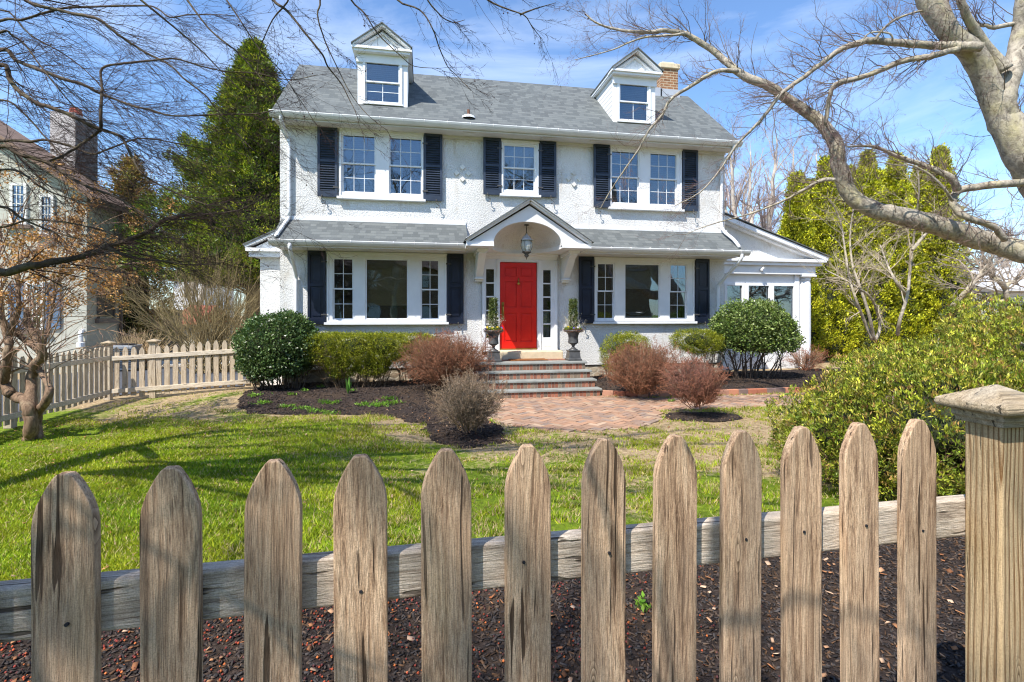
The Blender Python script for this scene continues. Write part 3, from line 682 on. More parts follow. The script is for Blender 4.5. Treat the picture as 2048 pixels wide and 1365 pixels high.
def casing(x0, x1, z0, z1, holes, y=YF, sill=True, mat='white_paint'):
    b = MB(); b.plate(x0, x1, z0, z1, holes, y-.055, y+.05)
    e = .035
    b.plate(x0+.012, x1-.012, z0+.012, z1-.012, [(x0+e+.012, x1-e-.012, z0+e, z1-e-.012)], y-.075, y-.055)
    b.box(x0-.01, x1+.01, y-.085, y-.0561, z1-.012, z1+.02)
    if sill: b.box(x0-.04, x1+.04, y-.125, y-.001, z0-.055, z0-.001)
    return b.build('window_casing', M[mat], house, bevel=.004, seg=1)
def dh(x0, x1, z0, z1, cols, rows, parent=house, y=YF, blind=None, fixed=False, name='window', bl=(.0, 1.0)):
    """double hung (or fixed) sash filling the rectangle of its glass plus stiles"""
    b = MB(); s = .032; zm = (z0+z1)/2
    def sash(za, zb, yy, c, r):
        b.plate(x0-s, x1+s, za, zb, [(x0, x1, za+s, zb-s)], yy, yy+.03)
        for i in range(1, c): xx = x0+(x1-x0)*i/c; b.box(xx-.007, xx+.007, yy+.008, yy+.022, za+s, zb-s)
        for i in range(1, r): zz = za+s+(zb-za-2*s)*i/r; b.box(x0, x1, yy+.0082, yy+.0218, zz-.007, zz+.007)
    if fixed: sash(z0-s, z1+s, y-.03, 1, 1)
    else: sash(zm-s*.5, z1+s, y-.035, cols, rows); sash(z0-s, zm+s*.5, y-.0, cols, rows)
    w = b.build(name, M['white_paint'], parent, bevel=.003, seg=1)
    def pane(za, zb, yy):
        q = MB(); q.box(x0-.004, x1+.004, yy, yy+.004, za, zb); q.build('pane', M['glass'], w)
    if fixed: pane(z0-.004, z1+.004, y-.02)
    else: pane(zm+s*.5-.004, z1+.004, y-.021); pane(z0-.004, zm-s*.5+.004, y+.014)
    if blind:
        q = MB(); za = z0+(z1-z0)*bl[0]; q.box(x0-.02, x1+.02, y+.10, y+.112, za, z1+.02); q.build('blind', M[blind], w)
    return w
for (x0, x1), g in zip(WUP, gU):
    casing(x0, x1, 4.33, 5.84, [(a-m, c+m, 4.47-m, 5.72+m) for a, c in g])
    for k, (a, c) in enumerate(g): dh(a, c, 4.47, 5.72, 3, 2, blind='venetian', bl=(.45 if k else .0, 1))
casing(1.82, 2.74, 4.54, 5.81, [(1.90-m, 2.62+m, 4.67-m, 5.70+m)]); dh(1.90, 2.62, 4.67, 5.70, 3, 2, blind='curtain', bl=(.3, 1))
for x0, x1, g, bl in ((-2.14, .54, GLL, 'woven_blind'), (4.13, 6.81, GLR, 'roller_blind')):
    casing(x0, x1, 1.50, 3.07, [(a-m, c+m, 1.59-m, 2.92+m) for a, c in g])
    for k, (a, c) in enumerate(g):
        if k == 1: dh(a, c, 1.59, 2.92, 1, 1, fixed=True, blind=bl, bl=(.22 if x0 < 0 else .55, 1), name='picture_window')
        else: dh(a, c, 1.59, 2.92, 2, 2)
# lamps, bowl seen inside are too small; a white bowl stands on the right sill
b = MB(); b.lathe((5.32, YF+.22, 1.66), [(.02, 0), (.10, .0), (.24, .06), (.26, .08), (.24, .075), (.1, .02), (.0, .02)], 20); b.box(4.96, 5.83, YF+.10, YF+.36, 1.60, 1.64)
b.build('window_shelf', M['white_paint'], house)

def shutter_mesh(w, h, louver):
    b = MB(); st = .055
    if louver:
        mid = h*.52
        b.plate(-w/2, w/2, 0, h, [(-w/2+st, w/2-st, .13, mid-.03), (-w/2+st, w/2-st, mid+.03, h-.06)], -.035, 0)
        for za, zb in ((.13, mid-.03), (mid+.03, h-.06)):
            n = int((zb-za)/.052)
            for i in range(n):
                zz = za+(zb-za)*(i+.5)/n; b.obox((0, -.018, zz), (w/2-st, 0, 0), (0, .019, .020), (0, -.0035, .0033))
        b.box(-w/2+st, w/2-st, -.006, -.001, .13, h-.06)
    else:
        mid = h*.54
        hs = [(-w/2+st, w/2-st, .14, mid-.04), (-w/2+st, w/2-st, mid+.04, h-.09)]
        b.plate(-w/2, w/2, 0, h, hs, -.04, 0)
        for x0, x1, za, zb in hs:
            b.box(x0, x1, -.016, -.001, za, zb); b.box(x0+.045, x1-.045, -.03, -.0161, za+.045, zb-.045)
    return b
protos = {}
def shutter(xc, z0, w, h, louver, key, side):
    if key not in protos:
        o = shutter_mesh(w, h, louver).build('shutter', M['shutter_louver' if louver else 'shutter_panel'], None, local=True, bevel=.004, seg=1)
        ORG[o.name] = np.zeros(3)
        q = MB(); q.tube([(-.02, -.045, -.0), (-.02, -.06, -.06), (.01, -.06, -.10), (.045, -.06, -.10), (.05, -.06, -.14), (.02, -.06, -.17), (-.02, -.06, -.155)], .009, 6); q.tube([(-.02, -.03, .03), (-.02, -.055, .01), (-.02, -.05, -.02)], .013, 6)
        d = q.build('shutter_dog', M['iron'], o, local=True); q = MB()
        q.box(-w/2-.03, -w/2+.09, -.046, -.0352, h-.25, h-.22); q.box(-w/2-.03, -w/2+.09, -.046, -.0352, .2, .23)
        h_ = q.build('hinge', M['iron'], o, local=True); protos[key] = (o, d, h_)
        first = True
    else: first = False
    o, d, h_ = protos[key]
    if first: o.parent = house; c, d2, h2 = o, d, h_
    else:
        c = copy_to(o, parent=house); d2 = copy_to(d, parent=c); h2 = copy_to(h_, parent=c)
    c.location = tuple(np.array((xc, YF-.05, z0))-ORG[house.name]); d2.location = (w*.22*side, 0, 0)
    if side > 0: h2.scale = (1, 1, 1)
    else: h2.scale = (-1, 1, 1)
    return c
for x, s in ((-2.115, -1), (.22, 1), (4.325, -1), (6.68, 1)): shutter(x, 4.31, .425, 1.55, True, 'u', s)
for x, s in ((1.60, -1), (2.955, 1)): shutter(x, 4.51, .42, 1.34, True, 'm', s)
for x, s in ((-2.345, -1), (.735, 1), (3.925, -1), (7.02, 1)): shutter(x, 1.46, .38, 1.63, False, 'l', s)
# tile diamonds in the stucco
for cx in (.905, 3.625):
    for dx, dz in ((0, .14), (-.14, 0), (.14, 0), (0, -.14)):
        if dz > 0 and False: continue
        b = MB(); s = .062; zc = 5.0+dz; b.prism([(cx+dx-s, zc), (cx+dx, zc-s), (cx+dx+s, zc), (cx+dx, zc+s)], 'y', YF-.04, YF+.01); b.build('wall_tile', M['white_aged'], house)

# dormers
def dormer(x0, x1, g, blind):
    xc = (x0+x1)/2; yd = 11.88; zb, zt = 6.50, 7.62; hw = .675; yo = 11.66; ap = 8.30; ez = 7.80
    b = MB(); gz0, gz1 = 6.60, 7.47
    gx0, gx1 = g; b.plate(x0, x1, zb-.03, zt, [(gx0-m, gx1+m, gz0-m, gz1+m)], yd, yd+.08)
    b.plate(gx0-.085, gx1+.085, gz0-.07, gz1+.085, [(gx0-m, gx1+m, gz0-m, gz1+m)], yd-.03, yd+.02)
    b.box(gx0-.11, gx1+.11, yd-.05, yd-.0301, gz0-.10, gz0-.07)
    b.box(x0-.02, x1+.02, yd-.04, yd-.002, zt-.17, zt+.02)
    # cornice and pediment
    b.box(xc-hw+.05, xc+hw-.05, yo+.06, yd+.1, zt+.02, zt+.075); b.box(xc-hw+.01, xc+hw-.01, yo+.02, yd+.1, zt+.0755, zt+.13); 
    b.prism([(xc-hw+.05, zt+.13), (xc+hw-.05, zt+.13), (xc, ap-.10)], 'y', yd-.03, yd+.06)
    b.prism([(xc-hw*.45, zt+.17), (xc+hw*.45, zt+.17), (xc, ap-.26)], 'y', yd-.055, yd-.0301)
    for sgn in (-1, 1): b.beam((xc+sgn*(hw-.03), (yo+yd)/2, zt+.145), (xc+sgn*.01, (yo+yd)/2, ap-.045), yd-yo-.02, .05, up=(0, 0, 1))
    for sgn in (-1, 1): b.beam((xc+sgn*(hw-.18), yd-.06, zt+.165), (xc, yd-.06, ap-.17), .06, .03)
    # eave fascia running back
    for sgn in (-1, 1):
        xa = xc+sgn*(hw-.04); xb = xc+sgn*(x1-x0)/2
        b.box(min(xa, xb), max(xa, xb), yd+.1, 13.3, zt+.03, zt+.07); b.box(min(xa-.02, xa+.02), max(xa-.02, xa+.02), yo+.05, 13.4, zt+.07, zt+.15)
    d = b.build('dormer', M['white_paint'], house)
    for xa in (x0, x1-.04):
        c = MB()
        # cheek follows the roof slope
        f = lambda y: 6.0+(y-11.32)*.887
        c.prism([(yd+.08, f(yd+.08)-.02), (13.5, f(13.5)-.02), (13.5, zt+.05), (yd+.08, zt+.05)][:4] if f(13.5) < zt+.05 else [(yd+.08, f(yd+.08)-.02), (11.32+(zt+.05-6)/.887, zt+.05), (yd+.08, zt+.05)], 'x', xa, xa+.04)
        c.build('cheek', M['clapboard'], d)
    r = MB()
    for sgn in (-1, 1):
        r.prism([(xc, ap), (xc+sgn*hw, ez-.02), (xc+sgn*hw, ez-.045), (xc, ap-.03)] , 'y', yo-.02, 13.86)
    r.build('dormer_roof', M['shingle_low'], d)
    s = MB(); sw = .03; zm = 7.03
    s.plate(gx0-sw, gx1+sw, zm-.015, gz1+sw, [(gx0, gx1, zm+.018, gz1)], yd-.01, yd+.02); s.plate(gx0-sw, gx1+sw, gz0-sw, zm+.015, [(gx0, gx1, gz0, zm-.018)], yd+.022, yd+.05)
    xm = (gx0+gx1)/2; s.box(xm-.008, xm+.008, yd+.03, yd+.045, gz0, zm-.015)
    if g[0] < 0: s.box(gx0, gx1, yd+.03, yd+.0452, gz0+.21, gz0+.225)
    s.build('sash', M['white_paint'], d, bevel=.003, seg=1)
    p = MB(); p.box(gx0-.003, gx1+.003, yd+.004, yd+.008, zm, gz1+.003); p.build('pane', M['glass'], d); p = MB(); p.box(gx0-.003, gx1+.003, yd+.034, yd+.038, gz0-.003, zm-.016); p.build('pane', M['glass'], d)
    p = MB(); p.box(gx0-.02, gx1+.02, yd+.15, yd+.16, gz0+(.28 if g[0] < 0 else 0), gz1); p.build('blind', M[blind], d)
    p = MB(); p.box(x0+.04, x1-.04, 12.5, 12.52, 6.4, zt); p.build('attic_wall', M['dark_room'], d)
dormer(-1.485, -.365, (-1.285, -.57), 'venetian'); dormer(4.675, 5.80, (4.86, 5.58), 'venetian')
# vent pipe
v0 = on_y(937, 224, 11.62); b = MB(); zz = 6.0+(v0[1]-11.32)*.887
vp = MB(); vp.tube([(v0[0], v0[1], zz-.02), (v0[0], v0[1], zz+.17)], .032, 10); vp = vp.build('vent_pipe', M['pipe_rust'], house, smooth=False)
b.lathe((v0[0], v0[1], zz-.05), [(.17, 0), (.15, .055), (.07, .09), (.035, .11)], 16); b.build('vent_collar', M['white_paint'], vp)
# chimney
b = MB(); b.box(6.88, 7.42, 13.72, 14.4, 7.3, 8.93); ch = b.build('chimney', M['chimney_brick'], house)
b = MB(); b.box(6.83, 7.47, 13.67, 14.45, 8.93, 9.08); b.box(6.95, 7.35, 13.79, 14.3, 9.085, 9.17); b.build('chimney_cap', M['sill_stone'], ch, bevel=.02)
b = MB(); b.box(6.84, 7.46, 13.66, 13.719, 7.95, 8.30); b.box(6.60, 6.88, 13.66, 13.9, 8.05, 8.32); b.build('chimney_flashing', M['lead_flashing'], ch)

# porch hood
pc = 2.265; PX0, PX1 = .93, 3.60; PY = 10.62; PZ = 3.20; AP = 4.14; ac = 2.235; aw = .757; ah = .49
def rake(x): return PZ+(AP-PZ-.10)*(1-abs(x-pc)/(PX1-pc))
b = MB(); N = 40
xs = [ac-aw*cos(pi*i/N) for i in range(N+1)]; zs = [PZ+ah*sin(pi*i/N) for i in range(N+1)]
for yy0, yy1 in ((PY, PY+.1),):
    def strip(xa, xb, za0, zb0):
        b.prism([(xa, za0), (xb, zb0), (xb, rake(xb)), (xa, rake(xa))], 'y', yy0, yy1)
    strip(PX0, xs[0], PZ, PZ); strip(xs[-1], PX1-.001, PZ, PZ)
    for i in range(N):
        if xs[i] < pc < xs[i+1]:
            zm = PZ+ah*sqrt(max(0, 1-((pc-ac)/aw)**2)); strip(xs[i], pc, zs[i], zm); strip(pc, xs[i+1], zm, zs[i+1])
        else: strip(xs[i], xs[i+1], zs[i], zs[i+1])
# soffit with the semi-elliptic opening
N = 36; b2 = []
def outer(t):
    dx, dy = cos(t), sin(t)*1.0; k = 1e9; cx, cy = ac, PY+.1
    if dx > 1e-6: k = min(k, (PX1-.02-cx)/dx)
    if dx < -1e-6: k = min(k, (PX0+.02-cx)/dx)
    if dy > 1e-6: k = min(k, (YF-.003-cy)/dy)
    return cx+dx*k, cy+dy*k
def inner(t): return ac+aw*cos(t), PY+.1+.98*sin(t)
ts = sorted({pi*i/N for i in range(N+1)} | {atan2(YF-.003-PY-.1, PX1-.02-ac), atan2(YF-.003-PY-.1, PX0+.02-ac)})
for t0, t1 in zip(ts[:-1], ts[1:]):
    a0, a1, o0, o1 = inner(t0), inner(t1), outer(t0), outer(t1)
    b.quad((*a0, 3.13), (*a1, 3.13), (*o1, 3.13), (*o0, 3.13)); b.quad((*a0, 3.13), (*a1, 3.13), (*a1, 3.215), (*a0, 3.215))
b.box(PX0+.01, PX1-.01, PY+.1, PY+.13, 3.1305, 3.19) if False else None
for x0, x1 in ((PX0-.04, ac-aw+.0), (ac+aw-.0, PX1+.04)):
    b.box(x0, x1, PY-.09, PY+.10, 3.13, 3.165); b.box(x0, x1, PY-.06, PY-.001, 3.1652, 3.235)
for x0, x1 in ((PX0-.03, PX0+.015), (PX1-.015, PX1+.03)): b.box(x0, x1, PY+.1002, YF-.003, 3.12, 3.2)
# crown moulding along wall under the soffit
b.prism([(YF-.003, 2.98), (YF-.06, 3.0), (YF-.09, 3.06), (YF-.16, 3.10), (YF-.17, 3.1295), (YF-.003, 3.1295)], 'x', 1.37, 3.19)
hood = b.build('porch_hood', M['white_paint'], house)
b = MB()
for sgn in (-1, 1):
    p0 = (pc+sgn*(PX1-pc+.045), PZ+.035); p1 = (pc, AP-.02)
    b.beam((p0[0], PY-.03, p0[1]), (p1[0], PY-.03, p1[1]), .12, .06); b.beam((p0[0], PY-.06, p0[1]+.035), (p1[0], PY-.06, p1[1]+.035), .16, .035)
b.build('rake_moulding', M['white_paint'], hood)
b = MB()
for sgn in (-1, 1):
    e = pc+sgn*(PX1-pc+.075); b.prism([(pc, AP+.046), (e, PZ+.062), (e, PZ+.045), (pc, AP+.025)], 'y', PY-.16, YF-.002)
b.build('hood_roof', M['shingle_low'], hood)
NT_, NP = 28, 10; V = []; Fc = []
for jj in range(NP+1):
    for ii in range(NT_+1):
        th, ph = pi*ii/NT_, pi/2*jj/NP; V.append((ac+(aw+.001)*cos(th)*cos(ph), PY+.1+.98*sin(th)*cos(ph), 3.215+(ah-.012)*sin(ph)))
for jj in range(NP):
    for ii in range(NT_): k = jj*(NT_+1)+ii; Fc.append((k, k+1, k+NT_+2, k+NT_+1))
fast('dome_ceiling', V, Fc, M['stucco'], hood, smooth=True)
for x0 in (1.20, 3.30):
    b = MB(); b.prism([(YF-.002, 2.45), (YF-.002, 3.128), (11.0, 3.128), (11.0, 3.03), (11.08, 3.0), (11.16, 2.96), (YF-.18, 2.55), (YF-.13, 2.45)], 'x', x0, x0+.17)
    b.prism([(YF-.003, 3.04), (YF-.003, 3.129), (10.93, 3.129), (10.95, 3.07)], 'x', x0-.035, x0+.205); b.box(x0-.025, x0+.195, YF-.22, YF-.003, 2.50, 2.53)
    b.build('bracket', M['white_paint'], house, bevel=.006, seg=1)

# entrance
b = MB(); sl_z = (1.12, 2.75)
hs = [(1.79, 2.70, .83, 2.93), (1.46, 1.65, *sl_z), (2.845, 3.035, *sl_z)]
b.plate(1.37, 3.19, .80, 3.06, hs, YF-.05, YF+.06)
for x0, x1 in ((1.365, 1.43), (1.70, 1.775), (2.715, 2.79), (3.125, 3.195)): b.box(x0, x1, YF-.075, YF-.0501, .80, 2.98)
b.plate(1.775, 2.715, .83, 2.945, [(1.79, 2.70, .83, 2.93)], YF-.085, YF-.0752) if False else None
for (x0, x1) in ((1.46, 1.65), (2.845, 3.035)):
    for i in range(1, 5): zz = sl_z[0]+(sl_z[1]-sl_z[0])*i/5; b.box(x0, x1, YF-.035, YF-.005, zz-.016, zz+.016)
    b.box(x0-.0, x1+.0, YF-.06, YF-.0502, .90, 1.04)
fr_ = b.build('door_surround', M['white_paint'], house, bevel=.003, seg=1)
for (x0, x1) in ((1.46, 1.65), (2.845, 3.035)):
    b = MB(); b.box(x0, x1, YF-.02, YF-.016, *sl_z); b.build('sidelight_pane', M['glass'], fr_)
b = MB(); b.box(2.86, 3.03, YF+.09, YF+.1, 1.12, 1.75); b.build('sidelight_curtain', M['curtain'], fr_)
b = MB(); dx0, dx1, dz0, dz1 = 1.80, 2.69, .85, 2.92
pn = []
for xa, xb in ((dx0+.11, dx0+.40), (dx1-.40, dx1-.11)):
    for za, zb in ((dz0+.18, dz0+.86), (dz0+1.0, dz0+1.62), (dz0+1.74, dz0+1.95)): pn.append((xa, xb, za, zb))
b.plate(dx0, dx1, dz0, dz1, pn, YF-.012, YF+.03)
for xa, xb, za, zb in pn: b.box(xa, xb, YF+.006, YF+.028, za, zb); b.box(xa+.03, xb-.03, YF-.006, YF+.005, za+.03, zb-.03)
door = b.build('door', M['red_door'], house, bevel=.005)
b = MB(); b.box(1.795, 2.695, YF-.045, YF-.013, .83, .862); b.build('threshold', M['brass'], door)
b = MB(); kx, kz = 2.245, 2.47; b.tube([(kx, YF-.03, kz+.07), (kx, YF-.04, kz-.01)], .014, 8); b.lathe((kx, YF-.035, kz-.09), [(.0, 0), (.03, .01), (.04, .04), (.03, .07), (0, .08)], 12); b.build('knocker', M['brass'], door, smooth=True)
b = MB(); hx = 1.865; b.box(hx-.03, hx+.03, YF-.022, YF-.0125, 1.55, 1.97); b.tube([(hx, YF-.02, 1.90), (hx, YF-.08, 1.86), (hx, YF-.085, 1.74), (hx, YF-.07, 1.64), (hx, YF-.02, 1.60)], .012, 8); b.build('handle', M['brass'], door, bevel=.004)

# steps
st = thing('front_steps', (2.27, 10.0, 0), 'brick front steps with bluestone treads rising to the red door', 'steps')
sx0, sx1 = 1.06, 3.47
pal = [(.27, .11, .07), (.31, .14, .09), (.22, .09, .06), (.16, .12, .095), (.20, .15, .11), (.28, .12, .08)]
r = random.Random(9)
def course(b, x0, x1, y, z0, z1):
    b.cur = (.55, .47, .36); b.box(x0, x1, y, y+.1, z0, z1); n = int((x1-x0)/.072); w_ = (x1-x0)/n
    for i in range(n):
        c = r.choice(pal); f = r.uniform(.8, 1.25); b.cur = tuple(v*f for v in c); b.box(x0+i*w_+.006, x0+(i+1)*w_-.006, y-.008, y+.02, z0+.006, z1-.004)
ys = [9.76, 9.99, 10.22, 10.45]
for k, y in enumerate(ys):
    z0, z1 = k*.1625-.02*(k == 0), (k+1)*.1625-.04; e = .0+.03*(3-k)
    b = MB(); course(b, sx0-e, sx1+e, y, z0, z1)
    b.cur = (.30, .12, .07)
    b.box(sx0-e, sx1+e, y+.1002, (ys[k+1] if k < 3 else 11.3)+.05, z0, z1-.001)
    b.build('riser', M['brick_piece'], st, col=True)
    b = MB(); yb = ys[k+1]+.02 if k < 3 else y+.36
    b.box(sx0-e-.03, sx1+e+.035, y-.035, yb, z1, z1+.042); b.build('tread', M['bluestone'], st, bevel=.008)
b = MB(); rr = random.Random(4)
for i in range(12):
    for q in range(5):
        c = rr.choice(pal); b.cur = c; b.box(sx0+i*.2+.004, sx0+i*.2+.196, 10.82+q*.1+.004, 10.82+q*.1+.096, .60, .645)
b.build('landing_paving', M['brick_piece'], st, col=True)
b = MB(); b.box(1.66, 3.22, 11.30, 11.74, .60, .825); b.build('door_sill', M['sill_stone'], st, bevel=.02)
b = MB(); b.box(1.9, 2.75, 10.86, 11.22, .648, .668); props(b.build('doormat', M['coir'], bevel=.008), 'brown coir doormat on the landing before the red door', 'doormat')

# lantern under the hood
lx, ly = 2.27, 10.95
lan = thing('hanging_lantern', (lx, ly, 2.93), 'weathered lantern with clear glass hanging from the porch dome', 'lantern')
b = MB(); b.lathe((lx, ly, 3.33), [(.135, 0), (.14, .012), (.10, .05), (.085, .09), (.06, .10), (.035, .12), (.03, .15), (.0, .16)], 24); b.build('cap', M['lead_flashing'], lan, smooth=True)
b = MB(); b.lathe((lx, ly, 3.08), [(.075, 0), (.105, .05), (.125, .12), (.12, .19), (.10, .25)], 12); b.build('globe', M['lamp_glass'], lan)
b = MB()
for i in range(6):
    a = 2*pi*i/6; b.tube([(lx+q*cos(a), ly+q*sin(a), 3.08+z) for q, z in ((.08, 0), (.11, .05), (.131, .12), (.126, .19), (.105, .25))], .005, 5)
b.lathe((lx, ly, 3.06), [(.10, 0), (.11, .012), (.09, .03)], 16); b.build('cage', M['iron'], lan)
b = MB(); b.lathe((lx, ly, 2.90), [(0, 0), (.012, .02), (.006, .04), (.03, .06), (.055, .09), (.04, .12), (.085, .15), (.09, .17)], 16); b.build('finial', M['iron'], lan, smooth=True)
b = MB(); b.tube([(lx, ly, 3.48), (lx, ly, 3.69)], .008, 6)
for i in range(6): b.lathe((lx, ly, 3.5+i*.03), [(.008, 0), (.014, .01), (.008, .02)], 8)
b.lathe((lx, ly, 3.655), [(.02, 0), (.06, .015), (.065, .03)], 16); b.build('chain', M['iron'], lan)
b = MB(); b.tube([(lx, ly, 3.12), (lx, ly, 3.26)], .012, 8); b.lathe((lx, ly, 3.2), [(.0, 0), (.02, .02), (.012, .06), (0, .08)], 10); b.build('candle', M['curtain'], lan)

# side wings
def wing(name, sgn, x_in, x_out, y0, zlow, zhigh, xe):
    """half-gabled wing: x_in at the house, x_out its corner, xe the eave end"""
    return
b = MB()
wy = 12.6
b.box(-3.78, -3.14, wy, 15.5, -.1, 3.02); wl = b.build('side_wing', M['stucco'], house)
b = MB(); b.box(-3.98, -3.14, wy-.15, wy-.001, 3.02, 3.14); b.box(-4.03, -3.14, wy-.22, wy+.0, 3.1402, 3.22); b.box(-3.98, -3.79, wy, 15.4, 3.05, 3.2)
b.prism([(-3.9, 3.22), (-3.14, 3.22), (-3.14, 3.62)], 'y', wy-.1, wy); b.beam((-4.05, wy-.12, 3.245), (-3.14, wy-.12, 3.70), .2, .05); b.build('wing_cornice', M['white_paint'], wl)
b = MB(); b.prism([(-4.08, 3.26), (-3.14, 3.74), (-3.14, 3.78), (-4.08, 3.30)], 'y', wy-.24, 15.5); b.build('wing_roof', M['shingle_low'], wl)
# sunroom
sy = 12.6; b = MB(); sh = [(8.25, 8.75, 1.05, 2.50), (8.91, 9.58, 1.05, 2.50), (9.70, 10.36, 1.05, 2.50)]
b.plate(7.69, 10.52, -.1, 3.03, sh, sy, sy+.15)
for q in range(len(sh)): x0, x1, z0, z1 = sh[q]; b.plate(x0-.06, x1+.06, z0-.06, z1+.06, [(x0+.02, x1-.02, z0+.02, z1-.02)], sy-.03, sy+.02)
b.box(10.37, 10.52, sy-.04, sy-.001, .2, 2.9); b.box(10.52, 10.9, sy+.25, 15.5, -.1, 3.03)
sun_r = b.build('sunroom', M['white_paint'], house, bevel=.004, seg=1)
for x0, x1, z0, z1 in sh: b = MB(); b.box(x0, x1, sy+.03, sy+.035, z0, z1); b.build('sunroom_pane', M['glass'], sun_r)
b = MB(); b.box(7.7, 10.5, 14.2, 14.25, .2, 3.0); b.box(7.7, 10.5, sy+.2, 14.2, .2, .35); b.build('sunroom_interior', M['dark_room'], sun_r)
b = MB(); b.box(7.69, 10.95, sy-.14, sy-.001, 2.80, 3.04); b.box(7.69, 11.08, sy-.24, sy+.05, 3.0402, 3.13); b.box(7.69, 11.18, sy-.30, sy+.05, 3.1302, 3.22)
b.box(10.96, 11.14, sy+.0502, 15.4, 3.06, 3.2); b.build('sunroom_cornice', M['white_paint'], sun_r, bevel=.01)
b = MB(); b.prism([(7.69, 3.22), (11.05, 3.22), (7.69, 4.42)], 'y', sy-.05, sy+.05); b.build('pediment', M['stucco'], sun_r)
b = MB(); b.beam((11.22, sy-.17, 3.235), (7.69, sy-.17, 4.42), .26, .11); b.beam((11.2, sy-.12, 3.16), (7.69, sy-.12, 4.34), .18, .05); b.build('raking_cornice', M['white_paint'], sun_r)
b = MB(); b.prism([(7.69, 4.535), (11.3, 3.305), (11.3, 3.285), (7.69, 4.51)], 'y', sy-.34, 15.5); b.build('sunroom_roof', M['shingle_low'], sun_r)
b = MB(); b.lathe((10.74, sy+.05, 0), [(.17, .1), (.17, 2.50), (.152, 2.60), (.152, 2.64), (.17, 2.66), (.17, 2.69), (.155, 2.70), (.19, 2.745), (.195, 2.75)], 28); b.box(10.52, 10.96, sy-.17, sy+.27, 2.75, 2.798); b.build('column', M['white_paint'], sun_r, smooth=False)
b = MB(); fl = on_y(1519, 540, sy-.1); b.tube([(fl[0], sy-.14, fl[2]), (fl[0], sy-.2, fl[2]-.0), (fl[0]-.03, sy-.24, fl[2]-.04)], .035, 8); b.tube([(fl[0]+.0, sy-.2, fl[2]), (fl[0]+.03, sy-.25, fl[2]+.05)], .03, 8); b.build('flood_light', M['white_paint'], sun_r, smooth=True)

# brick edging
b = MB(); r = random.Random(12)
line = [(3.62, 9.80), (4.25, 9.50), (4.9, 9.42), (6.0, 9.43), (8, 9.48), (10.2, 9.53), (13, 9.6)]
for (xa, ya), (xb, yb) in zip(line[:-1], line[1:]):
    L_ = math.hypot(xb-xa, yb-ya); n = max(1, int(L_/.21)); ux, uy = (xb-xa)/L_, (yb-ya)/L_
    for i in range(n):
        s = (i+.5)/n; c = r.choice([(.40, .15, .09), (.45, .20, .12), (.36, .13, .08), (.42, .22, .15), (.22, .15, .13)]); f = r.uniform(.85, 1.2); b.cur = tuple(v*f for v in c)
        b.obox((xa+(xb-xa)*s, ya+(yb-ya)*s, .055+r.uniform(-.004, .004)), np.array((ux, uy, 0))*(L_/n/2-.003), np.array((-uy, ux, 0))*.05, (0, 0, .062))
props(b.build('brick_edging', M['brick_piece'], col=True, bevel=.006, seg=1), 'low row of red bricks edging the mulch bed right of the steps', 'brick edging')
# ------------------------------------------------------------------ fences
def picket_mesh(w, h, th):
    prof = [(.5, .95), (.475, .74), (.41, .52), (.335, .36), (.25, .2), (.15, .05), (.095, 0)]
    pts = [(-w/2, 0)]+[(-a*w, h-q*w) for a, q in prof]+[(a*w, h-q*w) for a, q in reversed(prof)]+[(w/2, 0)]
    b = MB(); b.prism(pts, 'y', 0, th); return b
def post_cap(b, cx, cy, z, hw, k=1.0):
    def ring(r, zz): return [(cx-r, cy-r, zz), (cx+r, cy-r, zz), (cx+r, cy+r, zz), (cx-r, cy+r, zz)]
    lv = [(hw+.012*k, z), (hw+.014*k, z+.012*k), (hw+.019*k, z+.016*k), (hw+.019*k, z+.028*k), (hw+.024*k, z+.032*k), (hw+.040*k, z+.036*k), (hw+.044*k, z+.044*k), (hw+.042*k, z+.056*k), (hw+.034*k, z+.061*k), (.004, z+.098*k)]
    s = len(b.v)
    for r, zz in lv: b.v += ring(r, zz)
    for i in range(len(lv)-1):
        for j in range(4): j2 = (j+1) % 4; b.face((s+i*4+j, s+i*4+j2, s+i*4+4+j2, s+i*4+4+j))
    b.face((s+3, s+2, s+1, s)); e = s+4*(len(lv)-1); b.face((e, e+1, e+2, e+3))
F0 = np.array((-.623, 1.007)); FD = np.array((.99965, .0265)); FN = np.array((-.0265, .99965)); FS = .1684; fang = atan2(FD[1], FD[0])
ff = thing('picket_fence', (F0[0], F0[1], .3), 'weathered picket fence close in the foreground with its big capped post', 'fence')
tops = [950, 936, 923, 913, 900, 893, 881, 872, 864, 856, 848, 841]
pk = picket_mesh(.099, 1.08, .021)
rr = random.Random(21); pk0 = None
holes = MB()
for i in range(-3, 12):
    p = F0+FD*FS*i; Zd = p[0]*SA+p[1]*CA
    y = tops[i] if i >= 0 else 950-13*i
    top = CH-(y-YH)/F*Zd if i >= 0 else 1.387
    loc = (p[0]-F0[0], p[1]-F0[1], top-1.08-.3)
    if pk0 is None:
        pk0 = pk.build('picket', M['picket_wood'], ff, local=True, bevel=.0025, seg=2)
        c = pk0; c.location = loc
    else: c = copy_to(pk0, loc, ff)
    c.rotation_euler = (rr.uniform(-.006, .006), rr.uniform(-.006, .006), fang); c.scale = (rr.uniform(.97, 1.03), 1, 1)
    if i >= 0:
        q = (p-FN*.0008)+FD*rr.uniform(-.012, .012); zz = 1.135+rr.uniform(-.015, .02)
        holes.tube([(*(q-FN*.0008), zz), (*(q+FN*.004), zz)], .0034, 8)
holes.build('nail', M['wire_black'], ff)
e0 = F0-FD*.9; e1 = F0+FD*2.112
